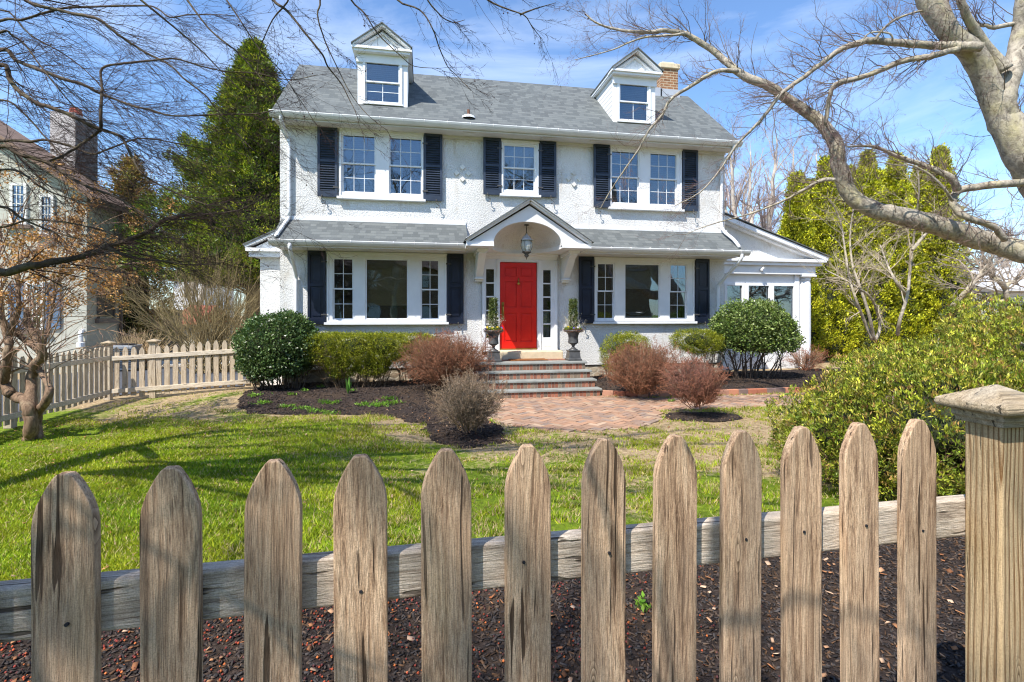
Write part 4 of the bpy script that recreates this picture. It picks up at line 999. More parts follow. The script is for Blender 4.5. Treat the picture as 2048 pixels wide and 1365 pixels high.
for nm, z0, z1 in (('rail', 1.088, 1.186), ('rail', .50, .59)):
    b = MB(); a0 = e0+FN*.041; a1 = e1+FN*.041; b.beam((*a0, (z0+z1)/2), (*a1, (z0+z1)/2), .038, z1-z0); b.build(nm, M['rail_wood'], ff, bevel=.008, seg=3)
pw = .087; b = MB(); px0, py0 = 1.395, .997; b.box(px0, px0+pw, py0, py0+pw, .2, 1.402); post = b.build('post', M['post_wood'], ff, bevel=.006, seg=3)
b = MB(); post_cap(b, px0+pw/2, py0+pw/2, 1.394, pw/2, 1.0); b.build('post_cap', M['cap_wood'], post, bevel=.0025)
# side fence, one run along the drive and one to the house corner
def run(root, P0, P1, n, h, side, gapz=.07, wob=.01):
    P0 = np.array(P0); P1 = np.array(P1); d = P1-P0; Ln = np.linalg.norm(d); d = d/Ln; nn = np.array((-d[1], d[0]))*side; an = atan2(d[1], d[0]); r = random.Random(5)
    first = None
    for i in range(n):
        p = P0+d*Ln*(i+.5)/n; z = float(gz(*p))+gapz+r.uniform(-wob, wob)
        loc = np.array((*p, z))-ORG[root.name]
        if first is None: first = picket_mesh(.095, h-gapz, .02).build('picket', M['far_fence_wood'], root, local=True); first.location = tuple(loc); c = first
        else: c = copy_to(first, loc, root)
        c.rotation_euler = (0, r.uniform(-.008, .008), an)
    for zz in (h-.22, .17):
        b = MB(); a = P0+nn*(.03 if side > 0 else .012); q = P1+nn*(.03 if side > 0 else .012); b.beam((*a, float(gz(*P0))+zz), (*q, float(gz(*P1))+zz), .036, .085); b.build('rail', M['far_rail_wood'], root, bevel=.004, seg=1)
def fpost(root, p, h):
    b = MB(); z = float(gz(*p)); b.box(p[0]-.055, p[0]+.055, p[1]-.055, p[1]+.055, z, z+h); o = b.build('post', M['far_fence_wood'], root, bevel=.006, seg=1)
    b = MB(); post_cap(b, p[0], p[1], z+h, .055, .95); b.build('post_cap', M['cap_wood'], o)
FC = (-6.08, 11.03); FE = (-3.30, 11.0)
f1 = thing('picket_fence', (*FC, 0), 'side picket fence running from its corner post to the house by the round holly', 'fence')
run(f1, (FC[0]+.06, FC[1]), FE, 18, 1.03, -1); fpost(f1, FC, 1.07); fpost(f1, (-5.30, 11.07), 1.09)
f2 = thing('picket_fence', (-5.95, 8.2, 0), 'picket fence along the driveway behind the small crooked tree', 'fence')
run(f2, (-6.03, 10.9), (-5.88, 4.9), 40, 1.05, 1); fpost(f2, (-6.0, 8.55), 1.12); fpost(f2, (-5.9, 6.2), 1.12)

# ------------------------------------------------------------------ urns and their planting
def urn(x, y, z, side):
    t = thing('pedestal_urn', (x, y, z), 'dark metal urn on a square pedestal %s the red door' % ('left of' if side < 0 else 'right of'), 'planter', 'urns flanking the front door')
    b = MB(); k = len(b.v)
    for r, zz in ((.155, 0), (.155, .035), (.135, .05), (.118, .19), (.13, .21), (.13, .225)): b.v += [(x-r, y-r, z+zz), (x+r, y-r, z+zz), (x+r, y+r, z+zz), (x-r, y+r, z+zz)]
    for i in range(5):
        for j in range(4): j2 = (j+1) % 4; b.face((k+i*4+j, k+i*4+j2, k+i*4+4+j2, k+i*4+4+j))
    b.face((k+3, k+2, k+1, k)); b.face((k+20, k+21, k+22, k+23)); b.build('pedestal', M['urn_lead'], t, bevel=.003)
    b = MB(); b.lathe((x, y, z+.225), [(.10, 0), (.105, .015), (.07, .035), (.035, .06), (.03, .09), (.045, .10), (.035, .11), (.075, .135), (.115, .165)], 32); b.lathe((x, y, z+.39), [(.115, 0), (.112, .03), (.105, .10), (.115, .17), (.14, .22)], 40, .07); b.lathe((x, y, z+.61), [(.14, 0), (.17, .02), (.205, .045), (.21, .06), (.20, .07), (.17, .06), (.0, .05)], 32)
    b.build('bowl', M['urn_lead'], t, smooth=True)
    rg = np.random.default_rng(30+side); c = np.array((x, y, z+.66))
    t2 = thing('potted_planting', c, 'upright boxwood with white twigs and purple pansies in the urn %s the door' % ('left of' if side < 0 else 'right of'), 'plant', 'plantings in the door urns')
    n = 900; a = rg.uniform(0, 2*pi, n); h = rg.uniform(.05, .70, n); R = .095*np.sqrt(rg.uniform(.3, 1, n))*(1-.25*h); C = c+np.stack([R*np.cos(a), R*np.sin(a), h], 1); N = nrm(np.stack([np.cos(a)*.5, np.sin(a)*.5, np.ones(n)], 1))
    V, Fc, cc = leaves(C, N, 5, .012, .028, .016, [(.06, .10, .02), (.13, .17, .04), (.22, .24, .09), (.03, .06, .015)], rg); fast('boxwood_foliage', V, Fc, M['leaf'], t2, cc)
    o = grow(np.repeat(c[None], 46, 0)+rg.normal(size=(46, 3))*(.05, .05, .0), nrm(np.stack([rg.normal(size=46)*.5, rg.normal(size=46)*.5, np.ones(46)], 1)), rg.uniform(.22, .42, 46), np.full(46, .003), [dict(n=4, wig=.08, kids=3, ang=.5, len=.4, rad=.6), dict(n=2, wig=.1)], rg)
    V, Fc, cc = strands(o, [3, 3], [(.38, .33, .25)], rg); fast('twig', V, Fc, M['twig'], t2, cc)
    tips = np.concatenate([q[0].reshape(-1, 3) for q in o]); tips = tips[(tips[:, 2] > c[2]+.10)]; tips = tips[rg.integers(0, len(tips), 420)]
    V, Fc, cc = leaves(tips, nrm(rg.normal(size=tips.shape)), 2, .008, .012, .009, [(.75, .74, .66), (.6, .6, .5)], rg); fast('white_blossom', V, Fc, M['dry_petal'], t2, cc)
    a = rg.uniform(0, 2*pi, 260); R = .18*np.sqrt(rg.uniform(.1, 1, 260)); C = c+np.stack([R*np.cos(a), R*np.sin(a), rg.uniform(.0, .06, 260)], 1); V, Fc, cc = leaves(C, np.tile((0, 0, 1.), (260, 1)), 4, .015, .035, .02, [(.10, .16, .02), (.2, .28, .03)], rg); fast('pansy_leaf', V, Fc, M['leaf'], t2, cc)
    pan = []
    for i in range(15):
        a = rg.uniform(pi, 2*pi)+.0; R = rg.uniform(.08, .19); C = c+np.array((R*cos(a), R*sin(a), rg.uniform(.05, .09)))
        b = MB(); colr = [(.10, .04, .42), (.16, .10, .55), (.55, .40, .05), (.6, .6, .62)][int(rg.integers(0, 4))]; b.cur = colr
        f = nrm(np.array((cos(a)*.3, -.8, .5))); s1 = nrm(np.cross(f, (0, 0, 1))); s2 = np.cross(s1, f)
        for q in range(5):
            an = 2*pi*q/5+.3; d = s1*cos(an)+s2*sin(an); e = s1*-sin(an)+s2*cos(an); b.quad(C, C+d*.016+e*.013, C+d*.03+f*.004, C+d*.016-e*.013)
        b.cur = (.7, .5, .05); b.quad(*(C+f*.004+(s1*cos(an)+s2*sin(an))*.006 for an in (0, 1.57, 3.14, 4.71)))
        b.build('pansy', M['dry_petal'], t2, col=True)
    n = 1300; a = rg.uniform(0, 2*pi, n); R = rg.uniform(.12, .225, n); C = c+np.stack([R*np.cos(a), R*np.sin(a), rg.uniform(-.02, .03, n)], 1); V, Fc, cc = leaves(C, np.stack([-np.sin(a), np.cos(a), 0*a], 1), 1, .006, .05, .005, [(.18, .075, .04), (.28, .14, .08), (.12, .05, .03)], rg, rnd=.5); fast('moss_liner', V, Fc, M['chip'], t2, cc)
urn(1.50, 10.78, .655, -1); urn(3.30, 10.78, .655, 1)

# ------------------------------------------------------------------ shrubs
def leafy(name, label, cat_, base, ells, nc, per, l, w, pal, seed, mat='leaf', spread=.03, stems=26, stem_r=.012, twigcol=(.12, .09, .07), lump=.07, inner=.3, core=None, group=None, out=.6, rnd=.7, up=.2, lo=-1.0, cj=.2, flat=None):
    rg = np.random.default_rng(seed); base = np.array(base, float); t = thing(name, base, label, cat_, group)
    E = [(base+np.array(c), R) for c, R in ells]
    C, N = blobs(E, nc, rg, lump, inner, lo); ok = C[:, 2] > base[2]+.06; C, N = C[ok], N[ok]
    if flat:
        zt = base[2]+flat; hi = C[:, 2] > zt-.03; C[hi, 2] = zt-.03+.25*(C[hi, 2]-zt)+.02*rg.normal(size=hi.sum()); N[hi] = nrm(N[hi]*.4+np.array((0, 0, 1.)))
    V, Fc, cc = leaves(C, N, per, spread, l, w, pal, rg, out, rnd, up, cj); fast('foliage', V, Fc, M[mat], t, cc)
    # stems reach to points of the crown
    k = stems; tgt = C[rg.integers(0, len(C), k)]; pick = rg.integers(0, len(E), k); P = np.stack([base[0]+rg.normal(size=k)*.08+.55*(tgt[:, 0]-base[0])*(len(E) > 1), base[1]+rg.normal(size=k)*.06+0*pick, np.full(k, base[2]-.03)], 1)
    D = nrm(tgt-P); Ln = np.linalg.norm(tgt-P, axis=1)*.85
    o = grow(P, D+np.array((0, 0, .25)), Ln, np.full(k, stem_r), [dict(n=5, wig=.12, kids=9, ang=.7, len=.4, rad=.5, t0=.25), dict(n=3, wig=.2, kids=4, ang=.6, len=.5, rad=.6, t0=.1), dict(n=2, wig=.2)], rg)
    V, Fc, cc = strands(o, [5, 3, 3], [twigcol], rg); fast('stem', V, Fc, M['twig'], t, cc)
    if core:  # dark hull stands in for the shade deep inside the crown
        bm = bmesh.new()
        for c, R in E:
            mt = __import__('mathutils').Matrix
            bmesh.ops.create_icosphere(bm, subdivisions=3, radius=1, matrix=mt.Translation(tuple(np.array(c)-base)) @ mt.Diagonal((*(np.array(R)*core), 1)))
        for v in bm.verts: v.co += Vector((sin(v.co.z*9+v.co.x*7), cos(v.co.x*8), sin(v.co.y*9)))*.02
        me = bpy.data.meshes.new('shade_core'); bm.to_mesh(me); bm.free(); link(me, 'shade_core', M['core_shade'], t)
    return t
simple('core_shade', (.018, .024, .008), .9, .4, .8, 25)  # near-black green: shade inside the crowns, put into the colour
def G(px, py, z=0.0): return on_g(px, py, z)
HG = [(.03, .07, .018), (.07, .13, .035), (.13, .20, .06), (.20, .27, .11), (.045, .09, .025)]
g = G(560, 783, .1); g[2] = gz(g[0], g[1])
leafy('holly_shrub', 'round glossy dark green holly at the left corner of the house', 'shrub', g, [((-.02, 0, .88), (.80, .72, .66)), ((-.1, 0, .55), (.62, .6, .4)), ((.2, 0, 1.0), (.5, .5, .5))], 4600, 5, .052, .032, HG, 41, 'leaf_gloss', .03, 34, .014, core=.72, inner=.22, lo=-.8)
g = G(1508, 757, .15); g[2] = gz(g[0], g[1])
leafy('holly_shrub', 'tall glossy green holly in front of the sunroom windows', 'shrub', g, [((-.05, 0, 1.22), (.95, .75, .62)), ((.25, 0, .95), (.85, .7, .55)), ((-.35, 0, .95), (.65, .6, .5))], 4600, 5, .058, .036, [(.05, .09, .02), (.12, .19, .035), (.20, .27, .06), (.28, .34, .12), (.07, .12, .03)], 42, 'leaf_gloss', .035, 22, .02, lo=-.55, inner=.3, core=.62)
YG = [(.12, .16, .012), (.22, .26, .018), (.36, .38, .025), (.46, .45, .035), (.08, .11, .012)]
g = G(715, 778, .12); g[2] = gz(g[0], g[1])
leafy('yew_hedge', 'clipped yellow green hedge under the left picture window', 'shrub', g, [((-.62, 0, .86), (.50, .45, .42)), ((-.05, 0, .84), (.58, .46, .42)), ((.52, 0, .84), (.55, .42, .40)), ((-.3, 0, .55), (.42, .38, .35)), ((.3, 0, .5), (.4, .35, .3))], 11000, 6, .030, .012, YG, 43, 'leaf', .020, 40, .011, flat=1.10, twigcol=(.16, .11, .07), lump=.05, inner=.28, core=.45, up=.6)
g = G(825, 765, .14); g[2] = gz(g[0], g[1])
leafy('yew_hedge', 'smaller clipped hedge showing behind the red barberry left of the steps', 'shrub', g, [((0, 0, .80), (.50, .40, .38)), ((.3, 0, .75), (.4, .35, .35))], 2600, 6, .030, .011, YG, 44, 'leaf', .020, 18, .011, flat=1.08, lump=.05, inner=.28, core=.45, up=.6)
g = G(1243, 765, .12); g[2] = gz(g[0], g[1])
leafy('yew_shrub', 'yellow green clipped yew peeking out behind the barberry right of the steps', 'shrub', g, [((0, 0, .62), (.50, .40, .48)), ((.25, 0, .7), (.45, .4, .42))], 3400, 6, .030, .011, YG, 45, 'leaf', .022, 18, .011, lump=.06, inner=.26, core=.5, up=.6)
g = G(1392, 762, .14); g[2] = gz(g[0], g[1])
leafy('yew_shrub', 'flat topped yellow green yew under the right shutter beside the tall holly', 'shrub', g, [((0, 0, .93), (.62, .45, .30)), ((.15, 0, .85), (.5, .4, .28))], 3200, 6, .030, .011, YG, 46, 'leaf', .020, 18, .011, flat=1.16, lump=.06, inner=.28, core=.45, up=.6)

def twiggy(name, label, base, R, hc, n, cols, seed, stems=70, dens=(9, 6), lean=(0, 0), r0=.008, group=None, tipcol=None):
    """ball of fine bare twigs: stems end on an ellipsoid"""
    rg = np.random.default_rng(seed); base = np.array(base, float); t = thing(name, base, label, 'shrub', group)
    k = stems; d = nrm(np.stack([rg.normal(size=k)*1.0, rg.normal(size=k)*1.0, np.abs(rg.normal(size=k))*.8+.12], 1))
    tgt = np.array((lean[0], lean[1], hc))+d*np.array(R)*rg.uniform(.5, .95, (k, 1)); D = nrm(tgt); Ln = np.linalg.norm(tgt, axis=1)
    P = base+np.stack([rg.normal(size=k)*.05, rg.normal(size=k)*.05, np.full(k, -.02)], 1)
    o = grow(P, D+np.array((0, 0, .12)), Ln, np.full(k, r0), [dict(n=6, wig=.12, kids=dens[0], ang=.7, len=.36, rad=.55, t0=.3, taper=.6, rmin=.003), dict(n=4, wig=.2, kids=dens[1], ang=.7, len=.5, rad=.6, t0=.15, trop=(0, 0, .10), rmin=.0026), dict(n=3, wig=.25, kids=2, ang=.6, len=.55, rad=.7, t0=.2, rmin=.0022), dict(n=2, wig=.3)], rg)
    # clip everything outside the clipped ball
    V, Fc, cc = strands(o, [5, 3, 3, 3], cols, rg, .42)
    q = (V-base-np.array((lean[0], lean[1], hc)))/np.array(R); rad = np.linalg.norm(q, axis=1); bad = rad[Fc].max(1) > 1.0+.05*np.sin(np.arange(len(Fc))*.37)+(.08*np.sin(5*q[:, 0]+3*q[:, 2]+seed)+.07*np.sin(7*q[:, 1]+4*q[:, 0]*q[:, 2]))[Fc[:, 0]]
    Fc, cc = Fc[~bad], cc[~bad]; hgt = (V[Fc[:, 0], 2]-base[2])/(hc+R[2])
    if tipcol is not None: f = np.clip((rad[Fc[:, 0]]-.45)*1.6, 0, 1)[:, None]; cc = cc*(1-f)+np.array(tipcol)*f*rg.uniform(.5, 1.5, (len(cc), 1))
    fast('twigs', V, Fc, M['twig'], t, cc); return t
BR = [(.24, .18, .12), (.26, .16, .10), (.26, .13, .08), (.28, .12, .07)]
g = G(893, 785, .1); g[2] = gz(g[0], g[1])
twiggy('barberry_bush', 'broad rounded reddish brown bare barberry left of the steps', g, (1.10, .85, .62), .70, 0, BR, 51, 190, (12, 6), tipcol=(.25, .105, .055), r0=.007)
g = G(938, 876); g[2] = gz(g[0], g[1])
twiggy('barberry_bush', 'small grey brown bare barberry at the front edge of the left bed', g, (.72, .60, .46), .52, 0, [(.20, .16, .12), (.24, .19, .14), (.27, .20, .14)], 52, 80, (10, 6), lean=(-.02, 0), r0=.007, tipcol=(.32, .21, .125))
g = G(1278, 800); g[2] = gz(g[0], g[1])+.02
twiggy('barberry_bush', 'wide clipped red brown barberry inside the brick edging right of the steps', g, (.92, .75, .58), .62, 0, BR, 53, 180, (12, 6), lean=(.1, 0), tipcol=(.26, .11, .058), r0=.007)
g = G(1402, 834); g[2] = gz(g[0], g[1])+.02
twiggy('barberry_bush', 'vase shaped reddish bare barberry growing beside the brick path', g, (.60, .55, .45), .60, 0, [(.22, .17, .13), (.23, .14, .10), (.24, .11, .085)], 54, 100, (12, 6), lean=(-.16, 0), tipcol=(.27, .11, .06), r0=.008)
g = G(1612, 745, .1); g[2] = gz(g[0], g[1])
twiggy('barberry_bush', 'low rusty red bare bush at the foot of the sunroom column', g, (.75, .6, .42), .35, 0, BR, 55, 50, (9, 5), tipcol=(.30, .09, .05))
g = G(1640, 720, .05)
leafy('azalea_shrub', 'low olive green azalea next to the sunroom column', 'shrub', g, [((0, 0, .42), (.8, .6, .36)), ((.9, .1, .38), (.7, .6, .32))], 2200, 6, .035, .013, [(.10, .12, .03), (.18, .19, .05), (.25, .22, .07)], 47, 'leaf', .03, 16, .01, core=.7)
# the big azalea close to the front fence post
AZ = [(.10, .15, .016), (.20, .26, .025), (.36, .39, .035), (.50, .48, .06), (.14, .18, .03), (.36, .22, .07)]
g = np.array((4.50, 3.60, .20))
leafy('azalea_shrub', 'large dense azalea with narrow yellow green leaves behind the front fence post', 'shrub', g, [((-.45, -.30, .58), (.88, .85, .54)), ((.25, .15, .72), (.95, .95, .56)), ((1.15, .1, .88), (1.10, 1.0, .70)), ((.55, -.75, .58), (.9, .70, .52)), ((-.85, .15, .40), (.55, .7, .48)), ((2.1, .4, .92), (1.2, 1.1, .70))], 30000, 8, .035, .0105, AZ, 48, 'leaf', .012, 330, .009, twigcol=(.22, .12, .09), lump=.13, inner=.34, core=.45, out=.4, rnd=.55, up=.75, cj=.48)

# seedlings
def seedlings():
    pts = [(573, 812, .09), (606, 815, .10), (525, 808, .10), (660, 806, .12), (628, 820, .09), (757, 808, .15), (783, 805, .12), (727, 808, .08), (700, 792, .05), (512, 800, .09), (585, 798, .06), (640, 786, .05), (655, 824, .09), (1342, 800, .05), (1575, 788, .06), (610, 793, .05), (1285, 1215, .028), (780, 800, .08)]
    for i, (x, y, s) in enumerate(pts):
        c = on_g(x, y, .05 if y < 1000 else .3); c[2] = gz(c[0], c[1])+.01; rg = np.random.default_rng(200+i)
        n = int(20*s/.08); C = c+rg.normal(size=(n, 3))*(s, s*.6, .01)*np.array((.8, .8, 1)); C[:, 2] = np.abs(C[:, 2]-c[2])+c[2]
        V, Fc, cc = leaves(C, np.tile((0, 0, 1.), (n, 1)), 5, .012, .035+.2*s, .016, [(.10, .24, .02), (.16, .32, .03), (.22, .36, .05)], rg, out=.5, rnd=.8, up=.3)
        t = fast('green_seedling', V, Fc, M['leaf'], None, cc)
        where = 'in the mulch before the hedge' if 500 < x < 800 and y < 900 else ('by the brick edging' if y < 900 else 'in the mulch behind the front pickets')
        props(t, 'small bright green leafy seedling clump '+where, 'plant', 'green seedlings '+where)
seedlings()
g = on_g(697, 790, .1); rg = np.random.default_rng(9)
V, Fc, cc = leaves(np.repeat(g[None]+(0, 0, .02), 3, 0), np.tile((.3, 0, 1.), (3, 1)), 3, .02, .30, .05, [(.10, .26, .04), (.16, .33, .07)], rg, rnd=.35, up=.9)
props(fast('tulip_shoot', V, Fc, M['leaf'], None, cc), 'single tall broad leaved green shoot in front of the yellow hedge', 'plant')

# ------------------------------------------------------------------ traced bare trees
def limbset(t, limbs, mat, rng, sides=8, shoots=None, name='limb', sub=None):
    """limbs: list of (pixel outline, Z0, Z1, r0, r1, shoots); returns shoot starts"""
    Q = []; D = []; LL = []; RR = []
    for poly, Z0, Z1, r0, r1, ns, sl_ in limbs:
        P, R = traced(poly, Z0, Z1, r0, r1, rng, .06)
        # knobbly bark outline
        big_ = R.max() > .05; P = P+rng.normal(size=P.shape)*np.minimum(R, .03)[:, None]*.12
        b = MB(); b.tube(P, R*(1+(.02 if big_ else .05)*rng.normal(size=len(R))), 16 if big_ else 7, caps=True); b.build(name, M[mat], t, smooth=True)
        if ns:
            q, d, r, f = along(P, R, ns, rng, .08, .75); Q.append(q); D.append(d); RR.append(np.minimum(np.maximum(r*.38, .0028), .010)); LL.append(np.full(ns, sl_)*rng.uniform(.45, 1.2, ns))
    return np.concatenate(Q), np.concatenate(D), np.concatenate(LL), np.concatenate(RR)
rng = np.random.default_rng(77)
crab_base = np.array((-5.0, 4.6, .15))
crab = thing('crabapple_tree', crab_base, 'bare crab apple tree at the left whose arching twigs hang over the lawn', 'tree')
hub = (-290, 470); Zh = 4.9
def W_(poly, Z0, Z1, r0, r1, n, s=.9):
    if poly[0][0] <= 1: poly = [(hub[0]+60, hub[1]*.5+poly[0][1]*.5), (-110, poly[0][1]*.85+hub[1]*.15)]+poly
    return (poly, Z0, Z1, r0, r1, n, s)
L1 = [(50, 0), (113, 20), (167, 32), (200, 40), (233, 67), (267, 90), (300, 110), (343, 133), (367, 157), (410, 190), (433, 220), (470, 262), (505, 300)]
crab_l = [
 W_([(0, -60)]+L1, 4.4, 4.2, .022, .004, 26),
 W_([(0, 43), (43, 40), (100, 23), (150, 15), (270, 12), (310, 15), (340, 35), (375, 30), (430, 30), (470, 32)], 4.6, 4.3, .017, .004, 22),
 W_([(0, 65), (25, 72), (50, 90), (77, 127), (110, 170), (150, 215), (190, 250)], 4.2, 4.0, .014, .004, 18),
 W_([(0, 100), (30, 120), (60, 133), (97, 147), (133, 160), (167, 170), (200, 187), (233, 200), (267, 213), (300, 220), (343, 232), (417, 230), (510, 228), (545, 221)], 4.7, 4.4, .026, .005, 32),
 W_([(0, 130), (20, 160), (43, 187), (83, 210), (133, 227), (173, 247), (203, 260), (240, 273), (253, 293), (267, 320), (283, 347), (320, 370), (367, 393), (420, 412)], 4.3, 4.0, .028, .004, 30),
 ([(203, 260), (201, 232), (203, 200), (204, 170), (205, 137), (250, 127), (300, 122), (350, 118), (400, 132), (450, 143), (512, 147), (579, 160), (635, 150)], 4.17, 4.3, .016, .003, 22, .7),
 ([(203, 260), (178, 278), (160, 290), (130, 310), (100, 322)], 4.17, 4.2, .015, .011, 6, .7),
 W_([(0, 293), (33, 307), (67, 317), (100, 327), (143, 357), (183, 377), (233, 395), (280, 425), (320, 455)], 4.5, 4.1, .030, .006, 26),
 W_([(0, 283), (60, 284), (87, 280), (133, 290), (183, 308), (213, 300), (267, 280), (300, 278), (367, 290), (420, 300)], 4.9, 4.5, .020, .004, 22),
 W_([(0, 340), (40, 345), (75, 370), (110, 388), (150, 400), (185, 407)], 4.2, 3.9, .014, .004, 14),
 W_([(0, 413), (43, 437), (83, 455), (120, 468), (160, 478)], 4.0, 3.8, .016, .005, 12),
 W_([(0, 545), (50, 535), (100, 525), (170, 512), (215, 495), (260, 480), (300, 462), (330, 440), (375, 430), (430, 428), (480, 420), (520, 400)], 4.3, 4.6, .048, .006, 30, .8),
 ([(215, 495), (260, 515), (320, 522), (380, 530), (440, 528)], 4.42, 4.4, .018, .004, 12, .6),
 W_([(0, 455), (60, 440), (130, 445), (200, 460), (230, 470)], 4.5, 4.3, .016, .006, 10, .7),
 W_([(0, 200), (50, 230), (95, 280), (140, 330), (200, 372), (260, 400)], 4.8, 4.6, .015, .003, 20),
 W_([(0, 20), (60, 70), (130, 110), (190, 160), (240, 230), (280, 290)], 5.0, 4.8, .013, .003, 20),
]
tops_ = [
 [(500, -70), (545, 0), (572, 20), (605, 60), (645, 110), (655, 133), (682, 167), (699, 200), (712, 227), (719, 253)],
 [(660, -70), (702, 0), (729, 27), (755, 67), (799, 110), (829, 133), (882, 137)],
 [(760, -70), (795, 0), (839, 20), (865, 57), (879, 97), (895, 133), (912, 150), (942, 182)],
 [(620, -80), (640, 0), (635, 30), (649, 80), (672, 130), (700, 185), (735, 230), (775, 262)],
 [(930, -50), (975, 0), (1024, 22), (1050, 32), (1065, 55), (1085, 80)],
 [(1040, 30), (1070, 18), (1112, 6)],
 [(400, -90), (440, -20), (480, 40), (520, 100), (560, 140), (600, 200), (640, 260)],
 [(300, -100), (360, -20), (420, 60), (480, 110), (540, 180), (570, 240)],
 [(200, -90), (260, -20), (330, 40), (390, 90), (450, 150), (490, 190)],
 [(560, -90), (580, -10), (545, 40), (520, 100), (515, 150)],
 [(840, -70), (850, -10), (880, 30), (905, 45), (930, 40)],
]
for i, p in enumerate(tops_): crab_l.append((p, 3.7+.15*(i % 4), 4.0, .008 if i not in (0, 7, 8) else .011, .0018, 9 if i != 5 else 2, .42))
# the heavy limb above the frame from which the hanging branches grow
crab_l.append(([(-260, 200), (-120, -60), (60, -190), (300, -220), (560, -190), (800, -130), (960, -90)], 4.7, 3.8, .05, .012, 30, .7))
crab_l = [(a, b_, c_, d_*.82, e_*.8, int(n_*2.1), s_*1.1) if s_ > .5 else (a, b_, c_, d_, e_, n_, s_) for a, b_, c_, d_, e_, n_, s_ in crab_l]
Q, D, LL, RR = limbset(crab, crab_l, 'bark_crab', rng)
h0 = np.array((-4.95, 4.7, 2.3)); q2 = []
for tg, r_ in [((-2.2, 1.4, 4.4), .05), ((.2, 1.9, 4.9), .055), ((-1.2, 3.3, 5.2), .045), ((1.9, 2.7, 5.3), .05), ((-3.4, .6, 4.2), .045), ((.9, .3, 4.9), .045), ((-2.4, 2.4, 4.6), .045), ((-.6, 1.0, 4.3), .035), ((1.2, 3.6, 5.8), .04)]:
    tg = np.array(tg); md = (h0+tg)/2+np.array((0, -.6, 1.5))+rng.normal(size=3)*.2; P, R = spline([h0, h0*.7+md*.3+(0, 0, .25), md, tg*.7+md*.3+(0, .1, .1), tg], [r_, r_*.85, r_*.6, r_*.4, r_*.15], 4)
    b = MB(); b.tube(P, R, 7); b.build('limb', M['bark_crab'], crab, smooth=True); q, d, r, f = along(P, R, 44, rng, .15, .8); q2.append((q, d, np.full(44, 1.1)*rng.uniform(.5, 1.2, 44), np.clip(r*.5, .006, .022)))
Q = np.concatenate([Q]+[a[0] for a in q2]); D = np.concatenate([D]+[a[1]+np.array((0, 0, .35)) for a in q2]); LL = np.concatenate([LL]+[a[2] for a in q2]); RR = np.concatenate([RR]+[a[3] for a in q2])
o = grow(Q, D*.6+np.array((.42, .1, -.22)), LL, RR*.52, [dict(n=7, wig=.10, kids=8, rmin=.0013, ang=.65, len=.36, rad=.5, t0=.1, trop=(.05, 0, -.04), taper=.72), dict(n=4, wig=.18, kids=4, ang=.8, len=.30, rad=.6, t0=.1), dict(n=2, wig=.3)], rng)
V, Fc, cc = strands(o, [5, 4, 3], [(.050, .034, .028), (.058, .034, .030), (.075, .040, .036)], rng); fast('twigs', V, Fc, M['twig'], crab, cc)
b = MB(); P, R = spline([crab_base-(0, 0, .1), crab_base+(.05, 0, .7), crab_base+(-.05, .05, 1.5), at(-200, 380, 4.9), at(-180, 150, 4.8)], [.17, .13, .12, .10, .05], 4); b.tube(P, R, 12)
P, R = spline([crab_base+(-.05, .05, 1.5), at(-230, 480, 4.8), at(-110, 540, 4.5)], [.09, .075, .05], 4); b.tube(P, R, 10); b.build('trunk', M['bark_crab'], crab, smooth=True)
tip = o[1][0][-1]; tip = tip[rng.integers(0, len(tip), 330)]; fv = []; ff_ = []
oct_ = np.array([(1,0,0),(-1,0,0),(0,1,0),(0,-1,0),(0,0,1.2),(0,0,-1.2)], float); fc = np.array([(0,2,4),(2,1,4),(1,3,4),(3,0,4),(2,0,5),(1,2,5),(3,1,5),(0,3,5)])
R = rng.uniform(.004, .008, len(tip)); V = (tip-(0, 0, .02))[:, None]+oct_[None]*R[:, None, None]; Fc = (np.arange(len(tip))[:, None, None]*6+fc).reshape(-1, 3)
props(fast('withered_fruit', V, Fc, M['twig'], crab, np.tile((.07, .025, .025), (len(Fc), 1))), kind='stuff')

